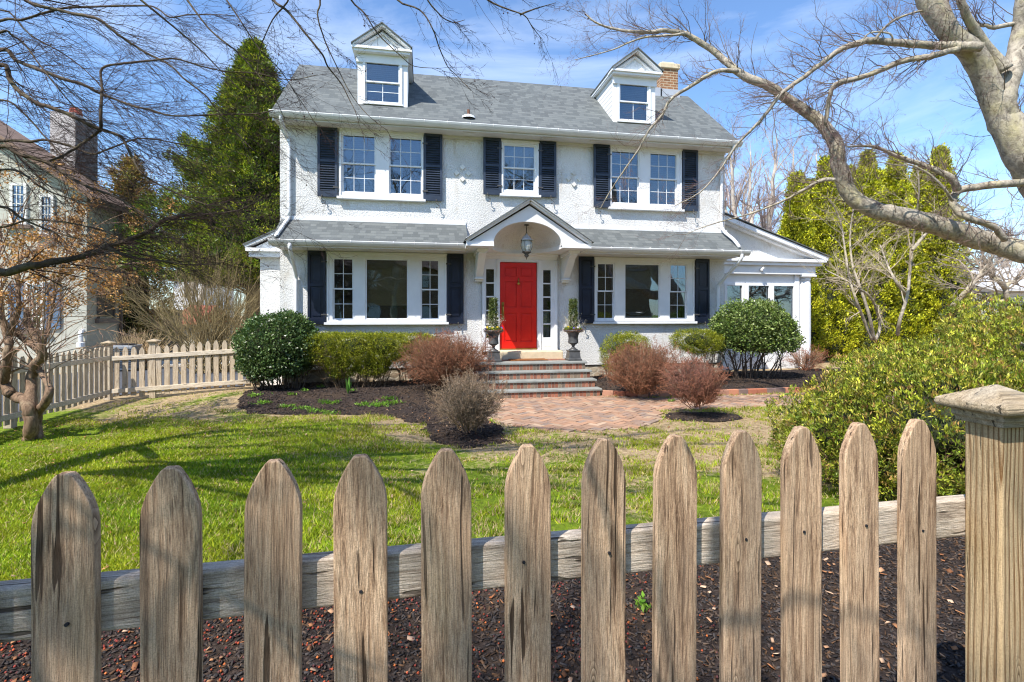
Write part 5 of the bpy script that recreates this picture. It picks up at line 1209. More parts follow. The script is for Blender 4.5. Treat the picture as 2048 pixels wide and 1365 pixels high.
# big tree on the right
beech = thing('beech_tree', (9.3, 5.3, 0), 'big bare grey barked tree at the right whose long crooked limb crosses toward the house', 'tree')
bl = [
 ([(2210, 640), (2165, 520), (2140, 450), (2088, 360), (2056, 310), (2024, 262), (1998, 222), (1977, 167), (1944, 106), (1896, 62), (1862, 0), (1845, -70)], 7.2, 7.0, [.36, .33, .31, .275, .255, .215, .175, .158, .145, .125, .155, .15], None, 16, 1.2),
 ([(2056, 310), (2030, 262), (2012, 220), (2014, 180), (2026, 140), (2033, 100), (2040, 55), (2046, 0), (2052, -60)], 7.15, 7.0, [.2, .16, .125, .118, .12, .105, .09, .085, .08], None, 8, 1.2),
 ([(2012, 140), (1988, 112), (1957, 72), (1935, 35), (1921, 0), (1915, -50)], 6.95, 6.8, [.085, .07, .06, .05, .045, .04], None, 6, 1.0),
 ([(1962, 95), (1930, 93), (1900, 92), (1850, 92), (1790, 86), (1740, 81), (1705, 90), (1680, 100), (1640, 130), (1600, 160), (1560, 190), (1534, 225), (1507, 257), (1474, 290), (1440, 340), (1400, 385), (1350, 412)], 6.8, 7.6, .062, .006, 60, 1.0),
 ([(1915, 100), (1880, 108), (1850, 115), (1800, 125), (1740, 150), (1700, 160), (1670, 170), (1660, 190), (1656, 215), (1650, 250)], 6.9, 7.1, .045, .025, 40, .9),
 ([(2140, 520), (2090, 512), (2048, 505), (2000, 490), (1960, 480), (1900, 460), (1850, 445), (1800, 432), (1750, 420), (1710, 400), (1690, 370), (1678, 330), (1672, 290), (1655, 262), (1635, 240), (1600, 215), (1570, 195), (1536, 172), (1500, 158), (1470, 140), (1440, 112), (1400, 85), (1370, 68), (1330, 62), (1290, 65), (1250, 62), (1200, 50), (1170, 28)], 7.0, 8.0, .165, .010, 90, 1.0),
 ([(1370, 68), (1330, 72), (1290, 75), (1260, 85), (1225, 100), (1190, 110), (1150, 120)], 7.7, 7.8, .02, .005, 20, .8),
 ([(1475, 143), (1440, 142), (1417, 150), (1374, 177), (1341, 200), (1324, 230), (1297, 263), (1277, 300), (1251, 337), (1224, 377), (1201, 417)], 7.4, 7.9, .034, .006, 26, .7),
 ([(1915, 380), (1900, 355), (1870, 340), (1830, 325), (1790, 312), (1760, 297), (1730, 292), (1693, 294)], 6.9, 6.8, .05, .010, 36, .9),
 ([(2080, 365), (2040, 366), (1990, 370), (1940, 376), (1915, 383), (1905, 402), (1918, 425), (1945, 440), (1985, 452), (2010, 480)], 7.0, 6.9, .055, .04, 20, .8),
 ([(1750, 82), (1765, 60), (1790, 40), (1830, 25), (1870, 18)], 6.9, 7.0, .02, .01, 16, .9),
 ([(1785, 88), (1780, 68), (1740, 66), (1720, 90)], 6.8, 6.8, .014, .008, 6, .6),
 ([(2048, 45), (1990, 55), (1960, 50), (1920, 70)], 7.1, 7.3, .035, .02, 10, .8),
 ([(1672, 360), (1640, 362), (1600, 385), (1560, 405), (1500, 428), (1420, 450), (1370, 470)], 6.9, 7.8, .03, .004, 26, .8),
 ([(1905, 402), (1890, 380), (1860, 350), (1820, 330), (1800, 332), (1760, 325)], 6.8, 6.6, .02, .006, 16, .7),
]
bl = [(a, b_, c_, d_, e_, int(n_*1.5), s_) for a, b_, c_, d_, e_, n_, s_ in bl]
Q, D, LL, RR = limbset(beech, bl, 'bark_beech', rng)
o = grow(Q, D+np.array((-.15, 0, .15)), LL*.85, RR*.62, [dict(n=6, wig=.24, kids=6, ang=.7, len=.45, rad=.5, t0=.15, trop=(0, 0, .06)), dict(n=4, wig=.22, kids=5, ang=.6, len=.42, rad=.55, t0=.1, trop=(0, 0, .08)), dict(n=3, wig=.22, kids=2, ang=.5, len=.5, rad=.7), dict(n=2, wig=.2)], rng)
V, Fc, cc = strands(o, [5, 4, 3, 3], [(.17, .13, .10), (.17, .115, .10), (.19, .115, .11), (.21, .12, .12)], rng); fast('twigs', V, Fc, M['twig'], beech, cc)

# small crooked hydrangea tree at the left
hb = on_g(60, 878); hyd = thing('hydrangea_tree', hb, 'small crooked multi stemmed tree with dried brown flower heads in front of the fence', 'tree')
Zt = 6.7
hl = [([(66, 884), (64, 862), (62, 838), (57, 815), (48, 800), (25, 790), (12, 775), (10, 755), (14, 722), (17, 690), (17, 672)], .085, .04),
 ([(60, 882), (62, 850), (62, 815), (62, 780), (64, 755), (70, 730), (86, 710), (80, 690), (68, 668), (55, 645), (52, 620)], .08, .03),
 ([(70, 880), (70, 850), (74, 825), (88, 810), (98, 788), (96, 768), (84, 748), (76, 740)], .075, .03),
 ([(86, 710), (70, 695), (40, 672), (0, 640), (-30, 625)], .05, .03),
 ([(86, 710), (88, 690), (100, 640), (110, 590), (122, 540)], .03, .012), ([(17, 672), (30, 640), (38, 610), (35, 560), (45, 500)], .04, .014), ([(25, 790), (0, 760), (-20, 735)], .06, .05), ([(17, 690), (5, 640), (0, 590), (-15, 540)], .035, .015)]
Q = []; D = []
for poly, r0, r1 in hl:
    P, R = traced(poly, Zt, Zt, r0, r1, rng, .10); P = P+rng.normal(size=P.shape)*R[:, None]*.07; b = MB(); b.tube(P, R*(1+.07*rng.normal(size=len(R))), 9); b.build('trunk', M['bark_hydrangea'], hyd, smooth=True)
    q, d, r, f = along(P, R, 13, rng, .55, .6); Q.append(q); D.append(d)
Q = np.concatenate(Q); D = np.concatenate(D); k = len(Q)
o = grow(Q, D*.45+np.stack([rng.normal(size=k)*.75+.35, rng.normal(size=k)*.5, np.full(k, .75)], 1), rng.uniform(.8, 1.75, k), np.full(k, .0085), [dict(n=9, wig=.08, kids=5, ang=.5, len=.45, rad=.6, t0=.2, trop=(.03, 0, -.10), taper=.6), dict(n=5, wig=.12, kids=3, ang=.6, len=.5, rad=.6, trop=(0, 0, -.05)), dict(n=2, wig=.2)], rng)
V, Fc, cc = strands(o, [5, 4, 3], [(.30, .20, .14), (.33, .20, .14), (.34, .20, .13)], rng); fast('whips', V, Fc, M['twig'], hyd, cc)
tips = np.concatenate([o[0][0][-1], o[1][0][-1][rng.integers(0, o[1][0].shape[1], 130)]]); tips = tips[(tips[:, 2] > 1.75)]
tips = tips[rng.permutation(len(tips))[:190]]
for gi in range(0, 1):
    V, Fc, cc = leaves(np.repeat(tips, 10, 0)+rng.normal(size=(len(tips)*10, 3))*(.045, .045, .06), nrm(rng.normal(size=(len(tips)*10, 3))), 5, .022, .034, .026, [(.50, .27, .11), (.62, .38, .19), (.36, .18, .07), (.58, .32, .13)], rng, up=0)
    props(fast('dried_flower_heads', V, Fc, M['dry_petal'], hyd, cc), kind='stuff')

# dogwoods in front of the arborvitae
def stems_tree(name, label, base, stems, Z, seed, col, kids=(8, 6, 4), rs=.035, twl=.9, group=None, mat='bark_beech'):
    rg = np.random.default_rng(seed); t = thing(name, base, label, 'tree', group); Q = []; D = []; RR = []
    for poly in stems:
        P, R = traced(poly, Z, Z, rs, rs*.3, rg, .25); b = MB(); b.tube(P, R, 7); b.build('trunk', M[mat], t, smooth=True)
        q, d, r, f = along(P, R, 20, rg, .22, .8); Q.append(q); D.append(d); RR.append(r*.45)
    Q = np.concatenate(Q); D = np.concatenate(D); RR = np.concatenate(RR)
    o = grow(Q, D, twl*rg.uniform(.5, 1.2, len(Q)), RR, [dict(n=5, wig=.18, kids=kids[0], ang=.7, len=.45, rad=.55, t0=.15, trop=(0, 0, .05)), dict(n=4, wig=.2, kids=kids[1], ang=.65, len=.45, rad=.6, t0=.1, trop=(0, 0, .05)), dict(n=2, wig=.2)], rg)
    V, Fc, cc = strands(o, [5, 3, 3], [col, tuple(c*1.1 for c in col)], rg); fast('twigs', V, Fc, M['twig'], t, cc)
stems_tree('dogwood_tree', 'pale bare multi stemmed dogwood before the arborvitae, nearer the sunroom', at(1745, 690, 10.5), [[(1745, 680), (1728, 640), (1712, 600), (1700, 560), (1690, 500), (1680, 440), (1660, 400)], [(1748, 680), (1738, 630), (1722, 580), (1705, 530), (1700, 470), (1708, 400), (1700, 340)], [(1752, 680), (1760, 650), (1745, 600), (1715, 575), (1680, 555), (1650, 540)]], 10.5, 61, (.36, .30, .22), kids=(7, 5, 3))
stems_tree('dogwood_tree', 'pale bare dogwood with an upright stem before the arborvitae, farther from the sunroom', at(1795, 680, 10), [[(1795, 670), (1800, 640), (1815, 590), (1820, 540), (1826, 490), (1832, 440), (1838, 380), (1835, 330)], [(1812, 590), (1790, 560), (1775, 530), (1760, 490)], [(1825, 500), (1850, 470), (1870, 455), (1900, 440)]], 10.0, 62, (.36, .30, .22), kids=(7, 5, 3))
stems_tree('dogwood_tree', 'grey bare small tree behind the big azalea near the right edge', at(2005, 640, 11), [[(1900, 618), (1935, 580), (1960, 550), (1985, 515), (1995, 480)], [(2003, 610), (2000, 590), (1960, 590), (1938, 578)], [(2015, 600), (2012, 575), (2030, 560), (2060, 548)], [(2012, 578), (1995, 560), (1975, 545), (1950, 520)]], 11.0, 63, (.30, .25, .20), kids=(7, 5, 3), rs=.06)

# arborvitae row
def conifer(name, label, base, h, r, seed, nb, m, per, pal, l=.14, w=.05, shape=.75, group=None, core='core_shade', u0=.02, rise=.35, rag=.12, spread=.07, lat=.2, ck=.7):
    rg = np.random.default_rng(seed); base = np.array(base, float); t = thing(name, base, label, 'tree', group)
    u = u0+(1-u0)*(np.arange(nb)+rg.random(nb))/nb; u = 1-(1-u)**.92; u = np.clip(u, u0, .99); a = np.arange(nb)*2.39996+rg.normal(size=nb)*.25
    prof = (1-u)**shape*np.clip((u-u0)*10+.45, .4, 1); Lb = r*prof*np.clip(1+rag*rg.normal(size=nb)+rag*.6*np.sin(a*3+u*23), .45, 1.5)+.05
    sC = rg.uniform(.40, 1, (nb, m))**.7; wd = (lat*Lb[:, None]*(1.15-sC)+spread*.5)*rg.normal(size=(nb, m))
    ca, sa_ = np.cos(a)[:, None], np.sin(a)[:, None]
    rad = Lb[:, None]*sC; z = u[:, None]*h+rise*rad-.10*rad**1.5*(rise < .6)+spread*.5*rg.normal(size=(nb, m))-rise*Lb[:, None]*.75
    C = base+np.stack([rad*ca-wd*sa_, rad*sa_+wd*ca, np.clip(z, .1, h*1.01)], -1).reshape(-1, 3)
    N = nrm(np.stack([np.broadcast_to(ca, z.shape), np.broadcast_to(sa_, z.shape), np.full(z.shape, rise*.9)], -1).reshape(-1, 3))
    V, Fc, cc = leaves(C, N, per, spread, l, w, pal, rg, out=.9, rnd=.45, up=.15, cj=.28, lj=.25)
    bt = np.repeat(np.clip(1+.22*rg.normal(size=nb), .5, 1.6), m*per)[:, None]; fast('foliage', V, Fc, M['leaf'], t, np.clip(cc*bt, 0, 1))
    b = MB(); q_ = 16; b.lathe((0, 0, 0), [(r*ck*(1-q/q_)**shape*min(1, .6+q*.4), h*(u0+(.97-u0)*q/q_)) for q in range(q_+1)], 18)  # added dark hull, so gaps between the branches look shaded
    b.v = [(v[0]*(1+.10*sin(v[2]*5+v[1]*4)), v[1]*(1+.10*cos(v[2]*4+v[0]*5)), v[2]) for v in b.v]; b.build('shade_core', M[core], t, local=True)
    b = MB(); b.tube([(0, 0, -.05), (0, 0, h*.3), (0, 0, h*.97)], [r*.07, r*.05, .01], 8); b.build('trunk', M['bark_hydrangea'], t, local=True)
    if rise < .6:
        o = grow(np.stack([0*u, 0*u, u*h-rise*Lb*.75], 1)+base, np.stack([np.cos(a), np.sin(a), 0*a+rise], 1), Lb*.9, np.full(nb, .02), [dict(n=4, wig=.04)], rg); V, Fc, cc = strands(o, [4], [(.14, .09, .06)], rg); fast('branch', V, Fc, M['twig'], t, cc)
    return t
AP_ = [(.20, .24, .014), (.38, .41, .02), (.55, .55, .03), (.70, .66, .045), (.13, .16, .014)]
av = [(1592, 360, 16.5, .85, 'leftmost of the row, beside the sunroom roof'), (1652, 328, 17.0, .95, 'second from the sunroom'), (1735, 316, 17.0, .95, 'with a sharp tip, third from the sunroom'), (1700, 345, 18.2, .9, 'set back between its neighbours'), (1793, 320, 17.0, 1.0, 'fourth of the front row from the sunroom'), (1880, 306, 16.8, 1.0, 'rightmost and tallest of the row'), (1838, 345, 18.0, .9, 'set back behind the two at the right end'), (1620, 372, 18.0, .9, 'set back behind the two nearest the sunroom'), (1762, 352, 18.2, .8, 'narrow, set back near the middle of the row')]
for i, (x, y, Z, r, where) in enumerate(av):
    p = at(x, y, Z); conifer('arborvitae', 'yellow green arborvitae %s' % where, (p[0], p[1], 0), p[2]+.15, r*1.05, 300+i, 400, 14, 9, AP_, l=.09, w=.04, shape=.78, group='arborvitae screen behind the sunroom', spread=.055, rise=1.1, rag=.09, lat=.28, ck=.72)
# tall conifer left behind the house
p = at(515, 95, 17.5); conifer('leyland_cypress', 'tall dense green conifer rising behind the left gable', (p[0]-.1, p[1], 0), p[2]+.1, 5.0, 320, 520, 24, 16, [(.07, .12, .015), (.12, .19, .02), (.23, .29, .026), (.40, .41, .04), (.04, .08, .012)], l=.13, w=.036, shape=1.0, spread=.085, u0=.27, rise=.42, rag=.22, lat=.22, ck=.45)
p = at(262, 318, 19.5); conifer('cedar_tree', 'narrow bronze tinged cedar between the two houses', (p[0], p[1], 0), p[2], 1.45, 321, 200, 14, 12, [(.42, .23, .09), (.52, .32, .13), (.28, .27, .05), (.18, .22, .04), (.32, .17, .07)], l=.13, w=.04, shape=.55, spread=.1, rise=.8, rag=.25, ck=.5)

# forsythia-like bare bush by the drive
g = on_g(428, 745); twigs_c = [(.25, .19, .10), (.28, .22, .11), (.31, .24, .12), (.33, .26, .13)]
rg = np.random.default_rng(71); t = thing('forsythia_bush', g, 'tall tan bare bush with arching stems behind the side fence', 'shrub')
k = 150; P = g+np.stack([rg.normal(size=k)*.35, rg.normal(size=k)*.3, np.zeros(k)], 1)
D = np.stack([rg.normal(size=k)*.42, rg.normal(size=k)*.35, np.ones(k)], 1)
o = grow(P, D, rg.uniform(2.0, 4.0, k), np.full(k, .016), [dict(n=8, wig=.07, kids=9, ang=.45, len=.38, rad=.5, t0=.25, trop=(0, 0, -.02)), dict(n=4, wig=.14, kids=5, ang=.5, len=.45, rad=.6), dict(n=2, wig=.2)], rg)
V, Fc, cc = strands(o, [4, 3, 3], twigs_c, rg); fast('twigs', V, Fc, M['twig'], t, cc)
# distant bare trees
def far_tree(label, base, h, seed, col, spread=.5, trunks=2, r=.2, group='bare trees behind the house', kids=(14, 9, 7)):
    rg = np.random.default_rng(seed); base = np.array(base, float); t = thing('bare_tree', base, label, 'tree', group); Q = []; D = []; LL = []; RR = []
    for i in range(trunks):
        a = rg.uniform(0, 6.28); P, R = spline([base+(cos(a)*.3*i, .3*i*sin(a), 0), base+(cos(a)*(.3+.05*h)*min(i, 1), 0, h*.35), base+(cos(a)*.12*h, sin(a)*.1*h, h*.7), base+(cos(a)*.15*h, sin(a)*.1*h, h*.95)], [r, r*.75, r*.45, r*.1], 5)
        P = P+rg.normal(size=P.shape)*.06; b = MB(); b.tube(P, R, 7); b.build('trunk', M['bark_pale'], t, smooth=True)
        q, d, rr_, f = along(P, R, 20, rg, .28, .7); Q.append(q); D.append(d+np.array((0, 0, .45))); RR.append(rr_*.4); LL.append(h*.36*(1.1-.6*f)*rg.uniform(.6, 1.1, 20))
    Q, D, LL, RR = map(np.concatenate, (Q, D, LL, RR))
    o = grow(Q, D, LL, RR, [dict(n=6, wig=.15, kids=kids[0]//2, ang=.6, len=.42, rad=.45, t0=.2, trop=(0, 0, .08)), dict(n=4, wig=.18, kids=kids[1], ang=.6, len=.45, rad=.5, t0=.1, trop=(0, 0, .08)), dict(n=3, wig=.2, kids=kids[2]//2, ang=.5, len=.5, rad=.6, rmin=.004), dict(n=1, wig=.2)], rg)
    c2 = (.33, .27, .30); V, Fc, cc = strands(o, [5, 3, 3, 3], [col, tuple(np.array(col)*.8+np.array(c2)*.2), c2, c2], rg); fast('branches', V, Fc, M['twig'], t, cc)
for i, (x, Z, h, lab, tr) in enumerate([(1510, 30, 12.5, 'pale trunked bare tree with violet twigs directly behind the sunroom roof', 3), (1578, 34, 13.2, 'pale bare tree with violet twigs just left of the arborvitae tips', 2), (1475, 38, 13.5, 'bare violet grey tree closest to the right end of the main roof', 2), (1660, 42, 12.5, 'faint bare tree seen above the arborvitae tips', 2), (385, 34, 9, 'bare tree far behind the driveway left of the tall conifer', 2), (1985, 38, 8.5, 'faint bare tree behind the grey neighbouring house at the right', 2), (2050, 34, 8.5, 'bare tree behind the grey house at the very right edge', 2)]):
    p = at(x, 640, Z); far_tree(lab, (p[0], p[1], 0), h, 400+i, (.36, .30, .27), trunks=tr, r=.24)
# street tree behind the viewer: its limbs shade the pickets and mirror in the panes
def street_tree(x, y, h, seed, label):
    rg = np.random.default_rng(seed); t = thing('street_tree', (x, y, 0), label, 'tree'); base = np.array((x, y, 0.)); Q = []; D = []; RR = []; LL = []
    P, R = spline([base, base+(.1, .1, h*.25), base+(-.1, 0, h*.6), base+(.2, 0, h*.95)], [.24, .2, .13, .04], 5); b = MB(); b.tube(P, R, 9); b.build('trunk', M['bark_beech'], t, smooth=True)
    q, d, rr_, f = along(P, R, 26, rg, .22, 1.0)
    o = grow(q, d+np.array((0, 0, .3)), h*.42*(1.15-.6*f), rr_*.5, [dict(n=7, wig=.14, kids=9, ang=.7, len=.45, rad=.5, t0=.15), dict(n=5, wig=.18, kids=6, ang=.6, len=.45, rad=.5), dict(n=3, wig=.2, kids=3, ang=.5, len=.5, rad=.6), dict(n=1, wig=.2)], rg)
    V, Fc, cc = strands(o, [5, 4, 3, 3], [(.2, .16, .12)], rg); fast('branches', V, Fc, M['twig'], t, cc)
street_tree(-4.6, -3.2, 9.5, 81, 'bare street tree behind the viewer whose limbs shade the pickets')
st_ = [o_ for o_ in bpy.data.objects if o_.name.startswith('street_tree')][0]; rg = np.random.default_rng(99)
for tg in ((-.2, .25, 2.9), (1.0, -.15, 3.0), (-1.5, .35, 2.8), (1.9, .3, 3.3)):
    a_ = np.array((-4.5, -3.1, 2.6)); tg = np.array(tg); P, R_ = spline([a_, a_*.6+tg*.4+(0, 0, .5), a_*.25+tg*.75+(0, -.1, .45), tg], [.06, .045, .028, .008], 5); b = MB(); b.tube(P, R_, 6); b.build('limb', M['bark_beech'], st_, smooth=True)
    q, d, r, f = along(P, R_, 26, rg, .4, .7); o = grow(q, d+np.array((.3, .3, -.1)), .9*rg.uniform(.5, 1.2, 26), np.full(26, .009), [dict(n=5, wig=.15, kids=4, ang=.6, len=.5, rad=.6), dict(n=3, wig=.2)], rg); V, Fc, cc = strands(o, [4, 3], [(.2, .16, .12)], rg); fast('twigs', V, Fc, M['twig'], st_, cc)
street_tree(5.5, -9, 11, 82, 'bare street tree across the road mirrored in the windows'); street_tree(-2, -12, 12, 83, 'tall bare tree across the road mirrored in the left windows')

# ------------------------------------------------------------------ neighbours
oh = thing('brick_house', (0, -17, 0), 'brick house across the road with two chimneys, mirrored in the windows', 'house')
b = MB(); b.box(-9, 20, -26, -18, -.2, 5.6); b.build('wall', M['chimney_brick'], oh); b = MB(); b.prism([(-17.5, 5.5), (-22, 9.2), (-26.5, 5.5)], 'x', -9.4, 20.4); b.build('roof', M['brown_roof'], oh)
for x in (-6.5, 3.5, 9.0, 15.5): b = MB(); b.box(x, x+1.3, -20.5, -19.2, 5.6, 10.6); b.box(x-.08, x+1.38, -20.58, -19.12, 10.6, 10.8); b.build('chimney', M['chimney_brick'], oh)
for x in (-7, -4, 0, 3.5, 7, 9.5):
    for z in (1.0, 3.7): b = MB(); b.box(x-.5, x+.5, -18, -17.95, z, z+1.5); b.build('window', M['white_paint'], oh)
nb = thing('neighbour_house', (-11, 17, 0), 'cream stucco house with brown roof and blue shutters at the left', 'house')
X1, Y1 = -9.62, 16.43
zr = lambda x: 5.30+(X1-x)*.70
b = MB(); b.box(-17, X1, Y1, Y1+.2, 0, 5.2); b.prism([(-17, 5.2), (X1, 5.2), (X1-.0, 5.28), (-14, zr(-14)-.08), (-17, zr(-14)-.2)], 'y', Y1, Y1+.2); b.box(X1-.2, X1, Y1+.2, 18.1, 0, 5.2); b.box(-17, X1-.2, 17.9, 18.1, 0, 5.2); b.build('wall', M['cream_stucco'], nb)
b = MB(); b.prism([(X1+.35, zr(X1+.35)), (-14, zr(-14)), (-14, zr(-14)-.16), (X1+.35, zr(X1+.35)-.14)], 'y', Y1-.35, 18.6); b.prism([(-14, zr(-14)), (-18.4, zr(-14)-3.1), (-18.4, zr(-14)-3.25), (-14, zr(-14)-.16)], 'y', Y1-.35, 18.6); b.build('roof', M['brown_roof'], nb)
c0 = at(100, 345, 16.6); c1 = at(145, 345, 16.6)
b = MB(); b.box(c0[0], c1[0]-.0, c0[1], c0[1]+1.1, 4.5, at(120, 222, 16.6)[2]); ch = b.build('chimney', M['chimney_white'], nb)
b = MB(); b.box(c1[0]+.002, c1[0]+.03, c0[1]-.02, c0[1]+1.12, 4.5, at(120, 232, 16.6)[2]); b.build('chimney_shade_face', M['chimney_shade'], ch)  # thin dark slab paints the face turned from the sun as shaded
b = MB(); b.lathe((c0[0]+.45, c0[1]+.5, at(120, 222, 16.6)[2]), [(.2, 0), (.17, .25), (.14, .3), (.0, .3)], 12); b.build('chimney_pot', M['red_roof'], ch)
b = MB(); b.tube([(X1+.06, 17.98, 5.1), (X1+.06, 17.98, .1)], .05, 8); b.tube([(X1-.32, Y1-.06, .1), (X1-.32, Y1-.06, .55), (X1-.3, Y1-.0, .7)], .06, 8) if False else None
b.build('downspout', M['brown_trim'], nb)
def nwin(x0, y0, x1, y1, Y, sh=True):
    a = on_y(x0, y0, Y); c = on_y(x1, y1, Y); w_ = c[0]-a[0]; h_ = a[2]-c[2]
    b = MB(); b.plate(a[0]-.07, c[0]+.07, c[2]-.07, a[2]+.07, [(a[0], c[0], c[2], a[2])], Y-.06, Y-.001)
    for i in range(1, 3): xx = a[0]+w_*i/3; b.box(xx-.012, xx+.012, Y-.045, Y-.02, c[2], a[2])
    for i in range(1, 4): zz = c[2]+h_*i/4; b.box(a[0], c[0], Y-.0448, Y-.0202, zz-.012, zz+.012)
    wd = b.build('window', M['curtain'], nb); b = MB(); b.box(a[0], c[0], Y-.034, Y-.03, c[2], a[2]); b.build('pane', M['glass'], wd)
    b = MB(); b.box(a[0], c[0], Y-.012, Y-.002, c[2], a[2]); b.build('window_backing', M['dark_room'], wd)
    b = MB(); b.box(a[0]-.2, c[0]+.2, Y-.12, Y-.001, c[2]-.19, c[2]-.08); b.build('sill', M['brown_trim'], wd)
    if sh:
        for q0, q1 in ((a[0]-.48, a[0]-.1), (c[0]+.1, c[0]+.48)): b = MB(); b.plate(q0, q1, c[2]-.05, a[2]+.05, [(q0+.07, q1-.07, c[2]+.05, a[2]-.05)], Y-.06, Y-.002); b.box(q0+.07, q1-.07, Y-.03, Y-.003, c[2]+.05, a[2]-.05); b.build('shutter', M['blue_shutter'], nb)
nwin(58, 570, 84, 655, Y1); nwin(28, 372, 50, 445, Y1, False); nwin(86, 395, 104, 465, Y1, False)
b = MB(); 
sw = [(16.95, 17.60, at(200, 602, 15.3)[2], at(200, 505, 15.3)[2])]
for (ya, yb, za, zb) in [(16.95, 17.65, 1.62, 2.35)]:
    b.box(X1+.001, X1+.05, ya-.07, ya, za-.07, zb+.07); b.box(X1+.001, X1+.05, yb, yb+.07, za-.07, zb+.07); b.box(X1+.001, X1+.05, ya, yb, zb, zb+.07); b.box(X1+.0012, X1+.04, (ya+yb)/2-.02, (ya+yb)/2+.02, za, zb)
    b.box(X1+.0015, X1+.02, ya, yb, za, zb)
wd = b.build('side_window', M['dark_room'], nb); b = MB(); b.box(X1+.001, X1+.12, 16.8, 17.8, 1.42, 1.56); b.build('sill', M['brown_trim'], wd)
b = MB(); mt_ = on_y(178, 690, Y1); b.tube([(X1-.08, Y1-.12, .9), (X1-.08, Y1-.12, 1.12), (X1-.1, Y1-.06, 1.2), (X1-.1, Y1+.02, 1.22)], .06, 8); b.lathe((X1-.08, Y1-.12, .75), [(.1, 0), (.1, .12), (.06, .15)], 12); b.build('vent_hood', M['white_paint'], nb)
# garage with the red roof, white house far behind
gr = at(385, 700, 24); ga = thing('garage', (gr[0], gr[1], 0), 'small cream garage with a red roof at the end of the driveway', 'garage')
b = MB(); b.box(gr[0]-.55, gr[0]+.25, gr[1], gr[1]+4, 0, at(385, 648, 24)[2]); b.build('wall', M['cream_stucco'], ga)
e = at(385, 645, 24)[2]; b = MB(); b.prism([(gr[1]-.4, e), (gr[1]+2, e+.85), (gr[1]+4.4, e), (gr[1]+4.4, e-.1), (gr[1]+2, e+.72), (gr[1]-.4, e-.1)], 'x', gr[0]-.95, gr[0]+.35); b.build('roof', M['red_roof'], ga)
b = MB(); b.box(gr[0]-.35, gr[0]+.0, gr[1]-.12, gr[1]-.01, .9, 1.25); b.build('wall_lamp', M['plastic_grey'], ga)
wh = at(378, 600, 36); t = thing('white_house', (wh[0], wh[1], 0), 'white gabled house far behind the driveway garage', 'house')
b = MB(); b.box(wh[0]-1.0, wh[0]+.9, wh[1], wh[1]+6, 0, 4.3); b.prism([(wh[0]-1.0, 4.3), (wh[0]+.9, 4.3), (wh[0]-.05, 5.5)], 'y', wh[1], wh[1]+6); b.build('wall', M['white_paint'], t)
b = MB(); b.box(wh[0]-.3, wh[0]+.4, wh[1]-.04, wh[1]-.001, 2.9, 3.9); b.build('window', M['dark_room'], t)
b = MB()
for sg in (-1, 1): b.beam((wh[0]-.05+sg*1.15, wh[1]+3, 4.1), (wh[0]-.05, wh[1]+3, 5.56), 6.6, .12, up=(0, 0, 1))
b.build('roof', M['brown_roof'], t)
# board fence behind
p0 = at(245, 690, 19); p1 = at(365, 700, 23); bf = thing('board_fence', (*p0[:2], 0), 'dark brown solid board fence behind the neighbouring drive', 'fence'); rr = random.Random(3); N = 34
for nm in ('board_panel',):
    b = MB()
    for i in range(N):
        q = p0+(p1-p0)*(i+.5)/N; ln = np.linalg.norm((p1-p0)[:2])/N; d = nrm((p1-p0)[:2]); b.obox((q[0], q[1], .95+rr.uniform(-.02, .02)), (d[0]*(ln/2-.006), d[1]*(ln/2-.006), 0), (-d[1]*.01, d[0]*.01, 0), (0, 0, .95))
    b.build(nm, M['board_fence'], bf)
b = MB()
for zz in (.4, 1.5): b.beam((p0[0], p0[1]+.05, zz), (p1[0], p1[1]+.05, zz), .05, .09)
b.build('rail', M['board_fence'], bf)
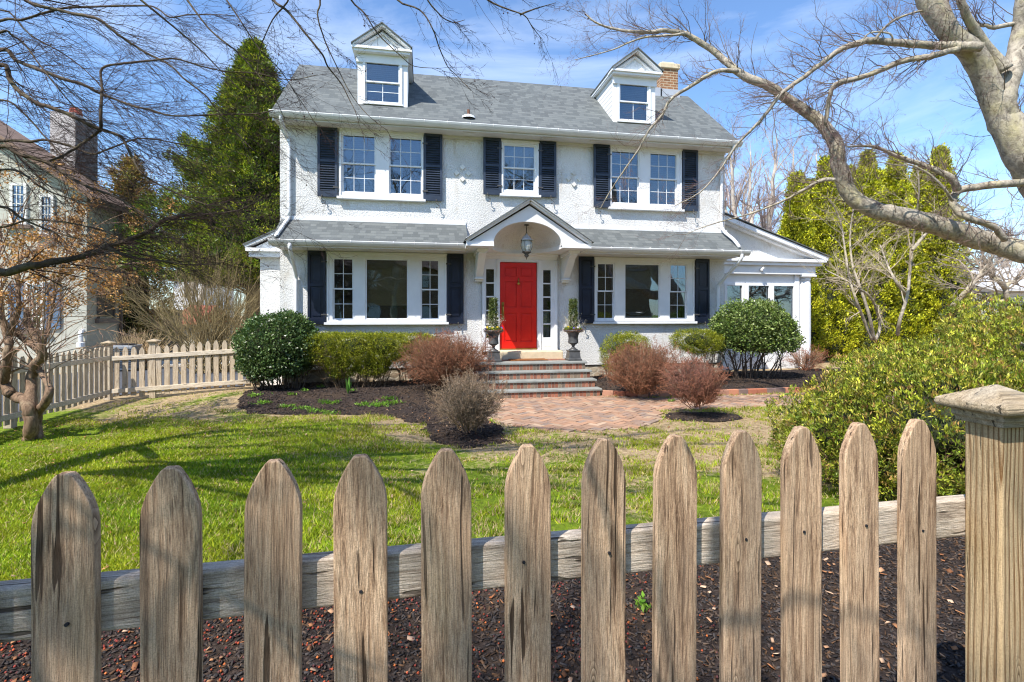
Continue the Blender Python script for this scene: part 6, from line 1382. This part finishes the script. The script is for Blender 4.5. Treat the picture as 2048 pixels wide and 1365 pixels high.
# dry ornamental grass and heat pump
g = at(275, 735, 15.2); g[2] = 0; rg = np.random.default_rng(90); k = 420
o = grow(np.tile(g, (k, 1))+rg.normal(size=(k, 3))*(.22, .15, 0), np.stack([rg.normal(size=k)*.38, rg.normal(size=k)*.3, np.ones(k)], 1), rg.uniform(.7, 1.35, k), np.full(k, .007), [dict(n=5, wig=.08, trop=(0, 0, -.12), taper=.6)], rg)
V, Fc, cc = strands(o, [3], [(.60, .44, .26)], rg); props(fast('ornamental_grass', V, Fc, M['twig'], None, cc), 'clump of dry straw coloured ornamental grass by the cream house', 'plant')
h = at(252, 730, 14.8); hp = thing('heat_pump', (h[0], h[1], 0), 'grey outdoor air conditioning unit at the corner of the cream house', 'air conditioner')
b = MB(); b.box(h[0]-.33, h[0]+.33, h[1]-.3, h[1]+.3, .05, .78); b.build('casing', M['plastic_grey'], hp, bevel=.04)
b = MB()
for i in range(9): b.box(h[0]-.28, h[0]+.28, h[1]-.325, h[1]-.301, .14+i*.065, .165+i*.065)
b.build('grille', M['wire_black'], hp); b = MB(); b.lathe((h[0], h[1], .781), [(.26, 0), (.26, .03), (.2, .04), (0, .04)], 20); b.build('fan_guard', M['wire_black'], hp)
# grey house on the right
q = at(1940, 615, 26); q2 = at(2120, 615, 26); t = thing('grey_house', (q[0]+3, q[1], 0), 'grey clapboard house beyond the arborvitae at the right edge', 'house')
b = MB(); b.box(q[0], q2[0]+5, q[1]-1, q[1]+6, 0, at(1960, 575, 26)[2]); b.build('wall', M['grey_clapboard'], t)
z0 = at(1960, 575, 26)[2]; b = MB(); b.prism([(q[1]-1.5, z0-.1), (q[1]+2.5, z0+1.35), (q[1]+6.5, z0-.1), (q[1]+6.5, z0-.25), (q[1]+2.5, z0+1.2), (q[1]-1.5, z0-.25)], 'x', q[0]-.5, q2[0]+5.5); b.build('roof', M['siding_grey'], t)
b = MB(); b.box(q[0]+.5, q[0]+1.3, q[1]-1.06, q[1]-1.001, 1.2, 2.4); b.build('window', M['dark_room'], t)
# overhead wires
for k, (a, c) in enumerate((((1900, 515), (2080, 482)), ((1900, 530), (2080, 500)), ((1900, 535), (2080, 512)))):
    p = at(*a, 24); q = at(*c, 22); q3 = p+(p-q)*1.0; b = MB(); P, R = spline([q3, p, (p+q)/2-(0, 0, .03), q, q+(q-p)], [.022]*5, 4); b.tube(P, R, 5); props(b.build('overhead_wire', M['wire_black']), 'black overhead wire crossing the gap right of the arborvitae', 'wire', 'overhead wires')
